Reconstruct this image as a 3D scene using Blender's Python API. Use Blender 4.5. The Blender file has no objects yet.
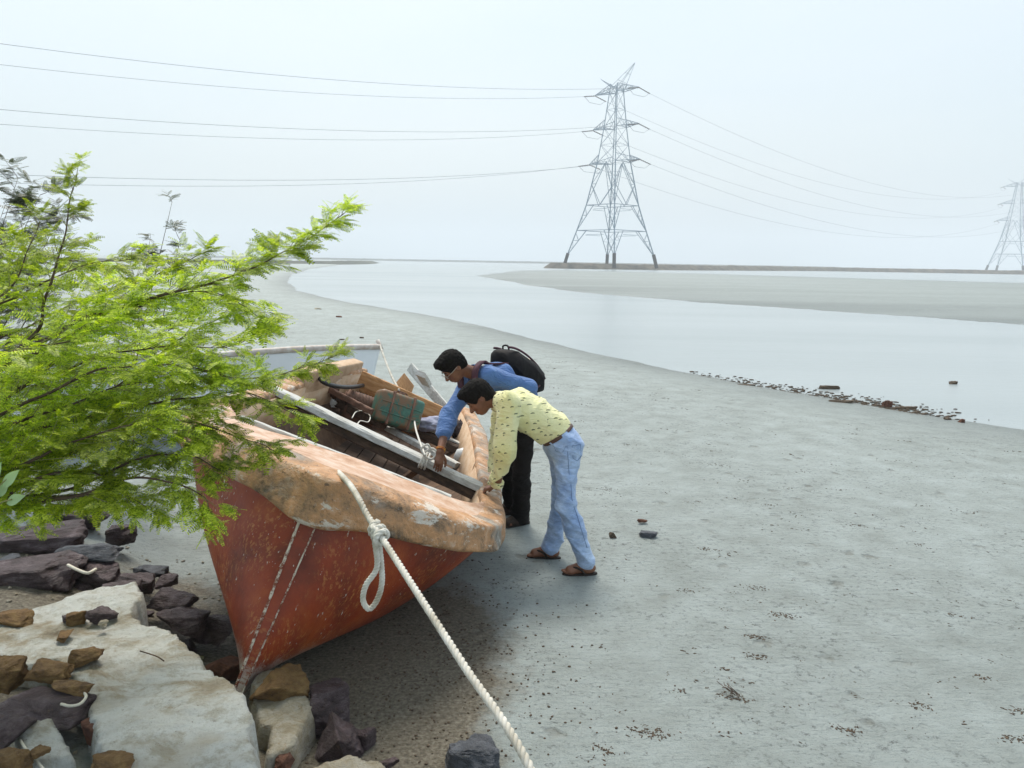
import bpy, bmesh, math, random
import numpy as np
from mathutils import Vector, Matrix, noise as mnoise
R_ = math.radians
random.seed(7); rng = np.random.default_rng(7)
S = bpy.context.scene
COL = S.collection

# ------------------------------------------------------------------ camera, world, sun, exposure
PITCH, ROLL, FPX, CH = R_(9.08), R_(1.0), 770.0, 2.3
f_ = Vector((0, math.cos(PITCH), -math.sin(PITCH))); u_ = Vector((0, math.sin(PITCH), math.cos(PITCH))); r_ = Vector((1, 0, 0))
r2 = r_*math.cos(ROLL) + u_*math.sin(ROLL); u2 = u_*math.cos(ROLL) - r_*math.sin(ROLL)
cd = bpy.data.cameras.new('camera'); cam = bpy.data.objects.new('camera', cd); COL.objects.link(cam)
cd.sensor_width = 36; cd.lens = FPX/1024*36; cd.clip_start = 0.05; cd.clip_end = 9000
cam.matrix_world = Matrix(((r2.x, u2.x, -f_.x, 0), (r2.y, u2.y, -f_.y, 0), (r2.z, u2.z, -f_.z, CH), (0, 0, 0, 1)))
S.camera = cam
S.render.resolution_x = 1024; S.render.resolution_y = 768
SUN_EL, SUN_AZ = R_(60), R_(-14)          # azimuth from +Y, negative = left of view
W = bpy.data.worlds.new('World'); S.world = W; W.use_nodes = True
nt = W.node_tree; nt.nodes.clear()
out = nt.nodes.new('ShaderNodeOutputWorld'); bg = nt.nodes.new('ShaderNodeBackground'); bg2 = nt.nodes.new('ShaderNodeBackground')
sky = nt.nodes.new('ShaderNodeTexSky'); sky.sky_type = 'NISHITA'; sky.sun_disc = False
sky.sun_elevation = SUN_EL; sky.sun_rotation = SUN_AZ; sky.dust_density = 6; sky.air_density = 1.5
nt.links.new(sky.outputs[0], bg.inputs[0]); bg.inputs[1].default_value = 0.05
tc = nt.nodes.new('ShaderNodeTexCoord'); mp = nt.nodes.new('ShaderNodeMapping'); mp.inputs['Scale'].default_value = (1, 1, 4)
nz = nt.nodes.new('ShaderNodeTexNoise'); nz.inputs['Scale'].default_value = 1.3; nz.inputs['Detail'].default_value = 3
cr = nt.nodes.new('ShaderNodeValToRGB')
cr.color_ramp.elements[0].position = .3; cr.color_ramp.elements[0].color = (.64, .775, .88, 1)
cr.color_ramp.elements[1].position = .7; cr.color_ramp.elements[1].color = (.74, .84, .91, 1)
nt.links.new(tc.outputs['Generated'], mp.inputs[0]); nt.links.new(mp.outputs[0], nz.inputs[0]); nt.links.new(nz.outputs[0], cr.inputs[0])
nt.links.new(cr.outputs[0], bg2.inputs[0]); bg2.inputs[1].default_value = 0.84      # the cloud deck
ad = nt.nodes.new('ShaderNodeAddShader')
nt.links.new(bg.outputs[0], ad.inputs[0]); nt.links.new(bg2.outputs[0], ad.inputs[1]); nt.links.new(ad.outputs[0], out.inputs[0])
sd_ = bpy.data.lights.new('sun', 'SUN'); sd_.energy = 3.3; sd_.angle = R_(20); sd_.color = (1, .94, .84)
sun = bpy.data.objects.new('sun', sd_); COL.objects.link(sun)
sv = Vector((math.sin(SUN_AZ)*math.cos(SUN_EL), math.cos(SUN_AZ)*math.cos(SUN_EL), math.sin(SUN_EL)))
sun.rotation_euler = sv.to_track_quat('Z', 'Y').to_euler(); sun.location = (0, 0, 30)
S.view_settings.view_transform = 'Standard'; S.view_settings.look = 'None'; S.view_settings.gamma = 1
S.view_settings.exposure = 0.0; S.view_settings.use_curve_mapping = False
S.render.engine = 'CYCLES'
S.cycles.volume_bounces = 1; S.cycles.max_bounces = 8; S.cycles.transparent_max_bounces = 12

# ------------------------------------------------------------------ measuring (photo pixel -> world)
def ray(x, y): return f_ + r2*((x-512)/FPX) + u2*((384-y)/FPX)
def atz(x, y, z):
    d = ray(x, y); return Vector((0, 0, CH)) + d*((z-CH)/d.z)
def aty(x, y, Y):
    d = ray(x, y); return Vector((0, 0, CH)) + d*(Y/d.y)

# ------------------------------------------------------------------ helpers
def tag(o, label=None, cat=None, group=None, kind=None):
    if label: o['label'] = label
    if cat: o['category'] = cat
    if group: o['group'] = group
    if kind: o['kind'] = kind
    return o
def empty(name, loc=(0, 0, 0), mat=None):
    o = bpy.data.objects.new(name, None); COL.objects.link(o); o.empty_display_size = .2
    if mat is not None: o.matrix_world = mat
    else: o.location = loc
    return o
def mesh(name, v, f, m, parent=None, smooth=False, mats=None, fm=None):
    me = bpy.data.meshes.new(name)
    if isinstance(v, np.ndarray) and isinstance(f, np.ndarray):
        n = f.shape[1]
        me.vertices.add(len(v)); me.vertices.foreach_set('co', v.astype(np.float32).ravel())
        me.loops.add(f.size); me.loops.foreach_set('vertex_index', f.astype(np.int32).ravel())
        me.polygons.add(len(f)); me.polygons.foreach_set('loop_start', np.arange(0, f.size, n, dtype=np.int32))
        me.polygons.foreach_set('loop_total', np.full(len(f), n, np.int32))
        me.update(calc_edges=True); me.validate()
    else:
        me.from_pydata([tuple(p) for p in v], [], [tuple(int(i) for i in q) for q in f])
    for mm in (mats or [m]): me.materials.append(mm)
    if fm is not None: me.polygons.foreach_set('material_index', np.array(fm, np.int32))
    if smooth: me.polygons.foreach_set('use_smooth', np.ones(len(me.polygons), bool))
    me.update()
    o = bpy.data.objects.new(name, me); COL.objects.link(o)
    if parent: o.parent = parent
    return o
def recalc(o):
    b = bmesh.new(); b.from_mesh(o.data); bmesh.ops.recalc_face_normals(b, faces=b.faces); b.to_mesh(o.data); b.free(); return o
def bevel(o, w, seg=2):
    md = o.modifiers.new('b', 'BEVEL'); md.width = w; md.segments = seg; md.limit_method = 'ANGLE'; return o
class MB:
    def __init__(s): s.v = []; s.f = []
    def add(s, v, f):
        k = len(s.v); s.v += [tuple(p) for p in v]; s.f += [tuple(i+k for i in q) for q in f]
    def box(s, c, d, M=None):
        c = Vector(c); P = []
        for x in (-1, 1):
            for y in (-1, 1):
                for z in (-1, 1):
                    q = Vector((x*d[0]/2, y*d[1]/2, z*d[2]/2))
                    if M is not None: q = M @ q
                    P.append(c+q)
        s.add(P, [(0, 1, 3, 2), (4, 6, 7, 5), (0, 4, 5, 1), (2, 3, 7, 6), (0, 2, 6, 4), (1, 5, 7, 3)])
    def bar(s, a, b, w, h=None, up=(0, 0, 1)):
        a = Vector(a); b = Vector(b); h = h or w; d = (b-a)
        if d.length < 1e-6: return
        d.normalize(); up = Vector(up)
        if abs(d.dot(up)) > .98: up = Vector((1, 0, 0))
        x = d.cross(up).normalized(); y = x.cross(d)
        P = [a+x*i*w/2+y*j*h/2 for i, j in ((-1, -1), (1, -1), (1, 1), (-1, 1))] + [b+x*i*w/2+y*j*h/2 for i, j in ((-1, -1), (1, -1), (1, 1), (-1, 1))]
        s.add(P, [(3, 2, 1, 0), (4, 5, 6, 7), (0, 1, 5, 4), (1, 2, 6, 5), (2, 3, 7, 6), (3, 0, 4, 7)])
    def tube(s, pts, rad, n=8, close=False):
        pts = [Vector(p) for p in pts]; rs = rad if hasattr(rad, '__len__') else [rad]*len(pts)
        t = (pts[1]-pts[0]).normalized(); a = t.orthogonal().normalized(); k = len(s.v)
        for i, p in enumerate(pts):
            t2 = (pts[min(i+1, len(pts)-1)]-pts[max(i-1, 0)])
            if t2.length < 1e-9: t2 = t
            t2.normalize(); a = (a - t2*a.dot(t2)).normalized(); b = t2.cross(a); t = t2
            for j in range(n):
                th = 2*math.pi*j/n; s.v.append(tuple(p+(a*math.cos(th)+b*math.sin(th))*rs[i]))
        for i in range(len(pts)-1):
            for j in range(n):
                q = (j+1) % n; s.f.append((k+i*n+j, k+i*n+q, k+(i+1)*n+q, k+(i+1)*n+j))
        s.f.append(tuple(k+j for j in reversed(range(n)))); e = k+(len(pts)-1)*n; s.f.append(tuple(e+j for j in range(n)))
    def build(s, name, m, parent=None, smooth=False):
        return mesh(name, s.v, s.f, m, parent, smooth)
def spline(pts, n):
    P = [Vector(p) for p in pts]; P = [P[0]*2-P[1]] + P + [P[-1]*2-P[-2]]; o = []
    segs = len(P)-3
    for i in range(n):
        t = i/(n-1)*segs; k = min(int(t), segs-1); t -= k
        a, b, c, d = P[k:k+4]
        o.append(.5*((2*b)+(c-a)*t+(2*a-5*b+4*c-d)*t*t+(3*b-a-3*c+d)*t**3))
    return o
def rope_mb(pts, rad, pitch, mb=None, n=7):
    mb = mb or MB(); L = [0]
    for a, b in zip(pts, pts[1:]): L.append(L[-1]+(b-a).length)
    N = max(8, int(L[-1]/(pitch/8))); Q = []
    for i in range(N+1):
        s = L[-1]*i/N; k = 0
        while k < len(L)-2 and L[k+1] < s: k += 1
        Q.append(pts[k].lerp(pts[k+1], (s-L[k])/max(1e-9, L[k+1]-L[k])))
    t = (Q[1]-Q[0]).normalized(); a = t.orthogonal().normalized(); fr = []
    for i, p in enumerate(Q):
        t = (Q[min(i+1, N)]-Q[max(i-1, 0)]).normalized(); a = (a-t*a.dot(t)).normalized(); fr.append((a.copy(), t.cross(a)))
    for s in range(3):
        st = []
        for i, p in enumerate(Q):
            th = 2*math.pi*(s/3+L[-1]*i/N/pitch); st.append(p+(fr[i][0]*math.cos(th)+fr[i][1]*math.sin(th))*rad*.5)
        mb.tube(st, rad*.56, n)
    return mb

# ------------------------------------------------------------------ materials
class NM:
    def __init__(s, name):
        s.m = bpy.data.materials.new(name); s.m.use_nodes = True; s.t = s.m.node_tree
        s.p = s.t.nodes['Principled BSDF']; s.o = s.t.nodes['Material Output']; s._c = None
    def n(s, ty, **k):
        x = s.t.nodes.new(ty)
        for a, b in k.items(): setattr(x, a, b)
        return x
    def L(s, a, b): s.t.links.new(a, b)
    def co(s, scale=(1, 1, 1), rot=(0, 0, 0), src='Object'):
        c = s.n('ShaderNodeTexCoord'); m = s.n('ShaderNodeMapping'); m.inputs['Scale'].default_value = scale; m.inputs['Rotation'].default_value = rot
        s.L(c.outputs[src], m.inputs[0]); return m.outputs[0]
    def noise(s, sc, det=4, rough=.6, co=None, dist=0):
        x = s.n('ShaderNodeTexNoise'); x.inputs['Scale'].default_value = sc; x.inputs['Detail'].default_value = det
        x.inputs['Roughness'].default_value = rough; x.inputs['Distortion'].default_value = dist
        s.L(co if co is not None else s.co(), x.inputs['Vector']); return x.outputs[0]
    def vor(s, sc, co=None, feat='F1', out=0):
        x = s.n('ShaderNodeTexVoronoi', feature=feat); x.inputs['Scale'].default_value = sc
        s.L(co if co is not None else s.co(), x.inputs['Vector']); return x.outputs[out]
    def ramp(s, x, stops, interp='LINEAR'):
        r = s.n('ShaderNodeValToRGB'); r.color_ramp.interpolation = interp; e = r.color_ramp.elements
        while len(e) < len(stops): e.new(.5)
        for q, (p, c) in zip(e, stops):
            q.position = p; q.color = (c[0], c[1], c[2], 1) if hasattr(c, '__len__') else (c, c, c, 1)
        s.L(x, r.inputs[0]); return r.outputs[0]
    def mix(s, fac, a, b, mode='MIX'):
        x = s.n('ShaderNodeMix', data_type='RGBA', blend_type=mode)
        for i, v in ((0, fac), (6, a), (7, b)):
            if hasattr(v, 'is_output') or hasattr(v, 'links'): s.L(v, x.inputs[i])
            elif i == 0: x.inputs[0].default_value = v
            else: x.inputs[i].default_value = (v[0], v[1], v[2], 1)
        return x.outputs[2]
    def math(s, op, a, b=0, c=0):
        x = s.n('ShaderNodeMath', operation=op)
        for i, v in enumerate((a, b, c)):
            if hasattr(v, 'links'): s.L(v, x.inputs[i])
            else: x.inputs[i].default_value = v
        return x.outputs[0]
    def bump(s, h, st=.3, d=.01, prev=None):
        b = s.n('ShaderNodeBump'); b.inputs['Strength'].default_value = st; b.inputs['Distance'].default_value = d
        s.L(h, b.inputs['Height'])
        if prev is not None: s.L(prev, b.inputs['Normal'])
        s.L(b.outputs[0], s.p.inputs['Normal']); return b.outputs[0]
    def set(s, col=None, rough=None, metal=None, **k):
        for key, v in (('Base Color', col), ('Roughness', rough), ('Metallic', metal), *k.items()):
            if v is None: continue
            if hasattr(v, 'links'): s.L(v, s.p.inputs[key])
            elif hasattr(v, '__len__'): s.p.inputs[key].default_value = (*v[:3], 1)
            else: s.p.inputs[key].default_value = v
        return s
def simple(name, c1, c2, sc=12, rough=.7, bump=.2, metal=0, bd=.004, stretch=(1, 1, 1), det=5):
    a = NM(name); co = a.co(stretch); n = a.noise(sc, det, .6, co)
    a.set(a.ramp(n, [(.3, c1), (.7, c2)]), rough, metal); a.bump(a.noise(sc*3, 4, .6, co), bump, bd); return a.m
M = {}
def m_mud():
    a = NM('mud'); g = a.n('ShaderNodeNewGeometry'); P = g.outputs['Position']
    sx = a.n('ShaderNodeSeparateXYZ'); a.L(P, sx.inputs[0])
    big = a.noise(.35, 5, .6, P, .5); mid = a.noise(2.6, 6, .65, P); fine = a.noise(45, 5, .7, P)
    c = a.ramp(big, [(.3, (.275, .312, .30)), (.7, (.375, .425, .42))])
    c = a.mix(.5, c, a.ramp(mid, [(.3, (.195, .212, .185)), (.68, (.405, .455, .445))]))
    pits = a.ramp(a.noise(22, 6, .8, P), [(.37, .35), (.46, 1)]); patch = a.ramp(a.noise(.9, 5, .65, P), [(.36, .15), (.6, 1)])
    c = a.mix(a.math('MULTIPLY', patch, .9), c, a.mix(1, c, pits, 'MULTIPLY'))
    dst = a.n('ShaderNodeVectorMath', operation='ADD'); a.L(P, dst.inputs[0]); nv = a.n('ShaderNodeTexNoise'); nv.inputs['Scale'].default_value = 9; a.L(P, nv.inputs['Vector'])
    sc_ = a.n('ShaderNodeVectorMath', operation='SCALE'); a.L(nv.outputs['Color'], sc_.inputs[0]); sc_.inputs[3].default_value = .16; a.L(sc_.outputs[0], dst.inputs[1])
    pr_ = a.vor(3.1, dst.outputs[0]); gate = a.ramp(a.noise(.8, 3, .5, P), [(.42, 0), (.56, 1)]); prints = a.math('MULTIPLY', a.ramp(pr_, [(.08, 1), (.20, 0)]), gate)
    c = a.mix(a.math('MULTIPLY', prints, .55), c, (.15, .15, .125))
    # brown grit round boat and rocks, with the hull's ground shadow painted in
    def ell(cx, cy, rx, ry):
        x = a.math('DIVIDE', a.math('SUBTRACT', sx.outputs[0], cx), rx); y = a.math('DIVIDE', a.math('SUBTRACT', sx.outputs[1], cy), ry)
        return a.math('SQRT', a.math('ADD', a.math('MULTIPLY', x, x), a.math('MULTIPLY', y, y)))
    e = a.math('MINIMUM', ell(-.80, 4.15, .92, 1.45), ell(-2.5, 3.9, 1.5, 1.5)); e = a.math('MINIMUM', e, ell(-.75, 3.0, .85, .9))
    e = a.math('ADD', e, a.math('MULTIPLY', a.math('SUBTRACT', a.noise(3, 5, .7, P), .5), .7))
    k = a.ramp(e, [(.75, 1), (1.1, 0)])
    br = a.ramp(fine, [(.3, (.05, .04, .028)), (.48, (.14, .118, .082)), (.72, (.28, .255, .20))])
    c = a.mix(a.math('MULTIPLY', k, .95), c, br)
    wet = a.ramp(sx.outputs[2], [(0, 1), (1, 0)])
    w = a.n('ShaderNodeMapRange'); a.L(sx.outputs[2], w.inputs[0]); w.inputs[1].default_value = -.25; w.inputs[2].default_value = -.10; w.inputs[3].default_value = 1; w.inputs[4].default_value = 0
    wet = w.outputs[0]
    bands = a.ramp(a.noise(.05, 4, .6, a.co((.35, 2.2, 1), (0, 0, R_(4)))), [(.38, (.10, .118, .110)), (.62, (.19, .215, .205))])
    c = a.mix(a.math('MULTIPLY', wet, .9), c, bands)
    ro = a.math('SUBTRACT', .62, a.math('MULTIPLY', wet, .22))
    a.set(c, ro); a.p.inputs['Specular IOR Level'].default_value = .3
    st = a.co((1.2, 6, 1), (0, 0, R_(-52)), 'Object')
    b = a.bump(a.noise(5, 6, .65, st), .5, .08); b = a.bump(a.noise(13, 5, .7, P), .5, .03, b); b = a.bump(a.noise(28, 6, .75, P), .75, .03, b); b = a.bump(a.math('MULTIPLY', prints, -1), .6, .04, b); a.bump(a.vor(30, P), .2, .01, b)
    return a.m
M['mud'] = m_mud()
def m_water():
    a = NM('water'); g = a.n('ShaderNodeNewGeometry'); P = g.outputs['Position']
    mp = a.n('ShaderNodeMapping'); mp.inputs['Scale'].default_value = (.5, 1.6, 1); mp.inputs['Rotation'].default_value = (0, 0, R_(20)); a.L(P, mp.inputs[0])
    a.set(a.ramp(a.noise(.05, 3, .5, mp.outputs[0]), [(.3, (.27, .31, .315)), (.7, (.35, .39, .40))]), .25)
    a.p.inputs['Specular IOR Level'].default_value = .22
    b = a.bump(a.noise(1.2, 5, .7, mp.outputs[0]), .5, .03); a.bump(a.noise(9, 3, .6, mp.outputs[0]), .3, .01, b); return a.m
M['water'] = m_water()
M['bank'] = simple('bank_earth', (.03, .028, .02), (.17, .14, .10), .35, .9, .5, 0, .3)
M['far'] = simple('far_land', (.03, .04, .025), (.09, .09, .06), .05, .95, .3)
def m_hull():
    a = NM('red_hull_paint'); co = a.co()
    base = a.ramp(a.noise(2.2, 6, .65, co), [(.28, (.11, .017, .007)), (.5, (.29, .043, .011)), (.72, (.46, .11, .022))])
    stc = a.co((1.5, 9, 3.0), (0, R_(38), 0))
    sc = a.ramp(a.noise(9, 6, .75, stc), [(.53, 0), (.60, 1)]); sc = a.math('MULTIPLY', sc, a.ramp(a.noise(3.1, 3, .5, co), [(.4, 0), (.6, .75)]))
    c = a.mix(sc, base, (.56, .24, .07))
    sz = a.n('ShaderNodeSeparateXYZ'); cc = a.n('ShaderNodeTexCoord'); a.L(cc.outputs['Object'], sz.inputs[0])
    ch = a.ramp(a.math('ADD', a.noise(38, 5, .65, a.co((1.3, 1.6, .6), (0, R_(30), 0))), a.math('MULTIPLY', a.noise(3.5, 4, .6, co), .35)), [(.835, 0), (.86, 1)])
    c = a.mix(ch, c, (.62, .58, .50))
    low = a.n('ShaderNodeMapRange'); a.L(a.math('ADD', sz.outputs[2], a.math('MULTIPLY', a.noise(6, 6, .75, co), .34)), low.inputs[0])
    low.inputs[1].default_value = .23; low.inputs[2].default_value = .33; low.inputs[3].default_value = 1; low.inputs[4].default_value = 0
    c = a.mix(a.math('MULTIPLY', low.outputs[0], .85), c, a.ramp(a.noise(20, 5, .7, stc), [(.38, (.30, .12, .06)), (.50, (.56, .53, .47))]))
    dk = a.ramp(a.noise(1.5, 5, .7, a.co((2.5, 2.5, .6))), [(.5, 0), (.75, .5)]); c = a.mix(dk, c, (.10, .025, .015))
    a.set(c, a.ramp(a.noise(7, 4, .6, co), [(.3, .38), (.7, .65)])); b = a.bump(a.noise(14, 5, .7, stc), .3, .008); a.bump(a.noise(4, 3, .5, co), .3, .02, b); return a.m
M['hull'] = m_hull()
def m_rim():
    a = NM('worn_orange_rim'); co = a.co()
    c = a.ramp(a.noise(5, 7, .7, co, .4), [(.33, (.09, .06, .035)), (.43, (.33, .19, .095)), (.53, (.48, .25, .11)), (.64, (.56, .37, .24)), (.74, (.62, .55, .46))])
    c = a.mix(a.ramp(a.noise(2.1, 5, .65, co), [(.5, 0), (.62, .85)]), c, a.ramp(a.noise(16, 5, .7, co), [(.3, (.15, .135, .115)), (.7, (.44, .42, .37))]))
    c = a.mix(a.ramp(a.noise(24, 5, .8, co), [(.34, .9), (.42, 0)]), c, (.10, .06, .035))
    c = a.mix(a.ramp(a.noise(3.2, 8, .8, a.co((1, 1, 3))), [(.56, 0), (.60, .8)]), c, (.66, .62, .55))
    a.set(c, .6); b = a.bump(a.noise(5, 6, .65, co), .9, .05); a.bump(a.noise(40, 4, .7, co), .35, .005, b); return a.m
M['rim'] = m_rim()
def m_deck():
    a = NM('pinkish_deck'); co = a.co()
    c = a.ramp(a.noise(6, 7, .7, co), [(.3, (.36, .18, .09)), (.5, (.54, .35, .24)), (.7, (.66, .58, .5))])
    a.set(c, .65); a.bump(a.noise(20, 5, .6, co), .3, .006); return a.m
M['deck'] = m_deck()
def m_wood(name, c1, c2, c3, rot=(0, 0, 0), st=(1.2, 14, 14), rough=.75):
    a = NM(name); co = a.co(st, rot); n = a.noise(2.4, 7, .7, co)
    c = a.ramp(n, [(.3, c1), (.5, c2), (.7, c3)]); c = a.mix(a.ramp(a.noise(5, 5, .7), [(.55, 0), (.7, .6)]), c, c1)
    a.set(c, rough); a.bump(n, .5, .008); return a.m
M['white_beam'] = m_wood('weathered_white_beam', (.33, .31, .27), (.52, .52, .49), (.66, .67, .65))
M['dark_wood'] = m_wood('dark_wet_wood', (.025, .016, .011), (.07, .04, .024), (.13, .08, .05))
M['brown_wood'] = m_wood('brown_boards', (.05, .028, .016), (.115, .062, .032), (.19, .11, .06), (0, 0, 0), (6, 6, 2))
M['orange_wood'] = m_wood('orange_board', (.30, .13, .045), (.48, .24, .09), (.58, .36, .18))
M['tan_in'] = m_wood('tan_inner_face', (.40, .25, .14), (.55, .38, .24), (.60, .47, .34), (0, 0, 0), (5, 2, 5))
M['rust'] = simple('rusty_iron', (.07, .035, .022), (.22, .11, .07), 14, .8, .5)
def m_tank():
    a = NM('rusty_green_tank'); co = a.co()
    c = a.ramp(a.noise(4, 7, .75, co, .5), [(.36, (.22, .10, .045)), (.47, (.16, .11, .06)), (.53, (.04, .13, .095)), (.7, (.08, .22, .165))])
    a.set(c, .5); a.bump(a.noise(12, 5, .7, co), .4, .006); return a.m
M['tank'] = m_tank()
M['black'] = simple('black_rubber', (.012, .012, .014), (.03, .03, .032), 20, .45, .1)
M['rope'] = simple('white_rope', (.38, .34, .26), (.74, .72, .66), 9, .85, .3)
M['cord'] = simple('thin_cord', (.55, .53, .47), (.75, .73, .68), 30, .85, .2)
def m_bead():
    a = NM('chipped_white_bead'); co = a.co()
    a.set(a.ramp(a.noise(14, 6, .8, co), [(.46, (.20, .05, .02)), (.54, (.66, .60, .50))]), .7); a.bump(a.noise(40, 4, .7, co), .4, .004); return a.m
M['bead'] = m_bead()
M['white'] = simple('white_plastic', (.62, .63, .62), (.78, .79, .78), 9, .4, .1)
M['boat2'] = simple('grey_white_hull', (.72, .77, .79), (.82, .86, .88), 3, .55, .2)
M['boat2rim'] = simple('worn_white_rail', (.42, .33, .27), (.68, .66, .62), 9, .6, .2)
M['steel'] = simple('galvanised_steel', (.13, .20, .27), (.20, .28, .35), 1, .6, 0)
M['darkleg'] = simple('dark_leg', (.02, .018, .016), (.05, .035, .03), 1, .8, 0)
M['wire'] = simple('conductor', (.16, .19, .22), (.22, .25, .28), 1, .5, 0)
def m_rock(name, cols, sc=5, lay=(2, 2, 5), rough=.8, chips=None, spec=.4):
    a = NM(name); co = a.co(lay); c = a.ramp(a.noise(sc, 8, .7, co, .6), cols)
    if chips: c = a.mix(a.ramp(a.noise(sc*5, 6, .75, a.co()), [(.6, 0), (.68, .8)]), c, chips)
    a.set(c, rough); a.p.inputs['Specular IOR Level'].default_value = spec
    b = a.bump(a.noise(sc*2, 8, .75, co), 1, .05); b = a.bump(a.noise(sc*1.3, 4, .6, a.co((lay[0]*.6, lay[1]*.6, lay[2]*3)), 1.2), .6, .03, b); a.bump(a.noise(70, 5, .75, a.co()), .6, .008, b); return a.m
def m_slab():
    a = NM('pale_slab'); co = a.co(); n1 = a.noise(2.2, 8, .68, co, .6)
    c = a.ramp(n1, [(.30, (.13, .10, .06)), (.42, (.33, .29, .21)), (.49, (.52, .53, .49)), (.72, (.66, .70, .68))])
    c = a.mix(a.ramp(a.noise(11, 6, .75, co), [(.50, 0), (.62, .75)]), c, (.36, .34, .27))
    c = a.mix(a.ramp(a.noise(55, 4, .8, co), [(.30, .9), (.38, 0)]), c, (.14, .11, .07))
    c = a.mix(a.ramp(a.noise(1.1, 4, .6, a.co((1, 1, 1), (0, 0, 1))), [(.50, 0), (.60, .7)]), c, (.38, .31, .20))
    a.set(c, .85); b = a.bump(a.noise(6, 8, .75, co), 1, .05); b = a.bump(a.noise(38, 6, .8, co), .8, .012, b); a.bump(a.ramp(a.vor(14, co), [(.08, 0), (.25, 1)]), .35, .01, b); return a.m
M['slab'] = m_slab()
M['palerock'] = m_rock('pale_crust_rock', [(.3, (.30, .24, .15)), (.45, (.42, .37, .27)), (.65, (.55, .53, .46))], 5, (2, 2, 3), .85, (.36, .22, .08))
M['purple'] = m_rock('dark_purple_rock', [(.3, (.022, .013, .012)), (.46, (.065, .038, .040)), (.56, (.125, .088, .095)), (.68, (.24, .20, .21))], 4, (1.5, 1.5, 5), .5, (.16, .10, .07), .6)
M['greyrock'] = m_rock('grey_flat_rock', [(.3, (.05, .055, .065)), (.55, (.12, .13, .15)), (.75, (.24, .26, .28))], 4, (2, 2, 4), .55, None, .5)
M['yellow'] = m_rock('ochre_rock', [(.3, (.06, .03, .012)), (.47, (.22, .125, .045)), (.6, (.32, .20, .075)), (.75, (.44, .35, .20))], 4, (2, 2, 4), .7, (.22, .13, .07))
M['brick'] = m_rock('broken_brick', [(.3, (.10, .05, .035)), (.6, (.24, .11, .07))], 6, (2, 2, 2), .9)
M['debris'] = simple('dark_debris', (.035, .025, .016), (.14, .10, .065), 60, .9, .3)
M['shell'] = simple('white_chip', (.5, .46, .36), (.68, .65, .56), 20, .7, .2)
M['bark'] = simple('dark_bark', (.035, .022, .015), (.13, .08, .05), 25, .85, .5, 0, .004)
M['twig'] = simple('green_twig', (.16, .15, .05), (.30, .30, .10), 25, .7, .2)
def m_leaf(name, c1, c2, c3, tr=.55):
    a = NM(name); g = a.n('ShaderNodeNewGeometry')
    c = a.ramp(g.outputs['Random Per Island'], [(0, c1), (.5, c2), (1, c3)]); a.set(c, .45)
    big = a.ramp(a.noise(2.2, 3, .5), [(.35, .6), (.65, 1.2)]); c = a.mix(1, c, big, 'MULTIPLY'); a.L(c, a.p.inputs['Base Color'])
    t = a.n('ShaderNodeBsdfTranslucent'); a.L(a.mix(1, c, (1.2, 1.3, .5), 'MULTIPLY'), t.inputs[0]); x = a.n('ShaderNodeMixShader'); x.inputs[0].default_value = tr
    a.L(a.p.outputs[0], x.inputs[1]); a.L(t.outputs[0], x.inputs[2]); a.L(x.outputs[0], a.o.inputs[0]); return a.m
M['leaf'] = m_leaf('feathery_leaves', (.14, .23, .015), (.46, .57, .03), (.76, .82, .11))
M['leafdark'] = m_leaf('dark_scrub_leaves', (.05, .065, .035), (.09, .12, .06), (.14, .16, .09), .25)
M['leafpale'] = m_leaf('pale_broad_leaf', (.35, .55, .22), (.45, .62, .33), (.5, .68, .38), .3)

# ------------------------------------------------------------------ ground and water
def pip(px, py, poly):
    ins = np.zeros(px.shape, bool); n = len(poly)
    for i in range(n):
        x1, y1 = poly[i]; x2, y2 = poly[(i+1) % n]
        c = ((y1 > py) != (y2 > py)); xx = (x2-x1)*(py-y1)/((y2-y1) if y2 != y1 else 1e-9)+x1
        ins ^= c & (px < xx)
    return ins
def sdf_poly(px, py, poly):
    d = np.full(px.shape, 1e9); n = len(poly)
    for i in range(n):
        a = np.array(poly[i]); b = np.array(poly[(i+1) % n]); ab = b-a; t = np.clip(((px-a[0])*ab[0]+(py-a[1])*ab[1])/max(ab@ab, 1e-9), 0, 1)
        d = np.minimum(d, np.hypot(px-a[0]-t*ab[0], py-a[1]-t*ab[1]))
    return np.where(pip(px, py, poly), d, -d)
WZ = -.25
def pz(l): return [tuple(atz(x, y, WZ).xy) for x, y in l]
shore_px = [(1120, 452), (1024, 430), (960, 420), (900, 410), (850, 402), (800, 393), (740, 383), (680, 372), (610, 357), (540, 340), (480, 325), (420, 314), (360, 304), (320, 297), (296, 290), (287, 282), (292, 275), (310, 269), (335, 265.5), (348, 262.5)]
water_poly = [(60, 6), (25, 9)] + pz(shore_px[1:]) + [(-150, 900), (-150, 2600), (2600, 2600), (2600, -10)]
flat_poly = pz([(474, 275.5), (500, 280), (530, 286), (570, 291), (620, 296), (700, 302.5), (800, 309), (900, 316), (1024, 325), (1200, 340), (1400, 352), (1400, 306), (1200, 293), (1024, 283), (900, 279.5), (800, 276.5), (700, 273.5), (620, 271.5), (560, 270.2), (520, 270.5)])
bank_line = [(-3.4, 7.2), (-2.5, 5.6), (-1.75, 4.3), (-1.35, 3.75), (-.95, 3.35), (-.35, 3.0), (.2, 2.6), (.6, 1.6), (.8, 0), (.9, -3), (-12, -3), (-12, 9), (-5, 8.2)]
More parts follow.
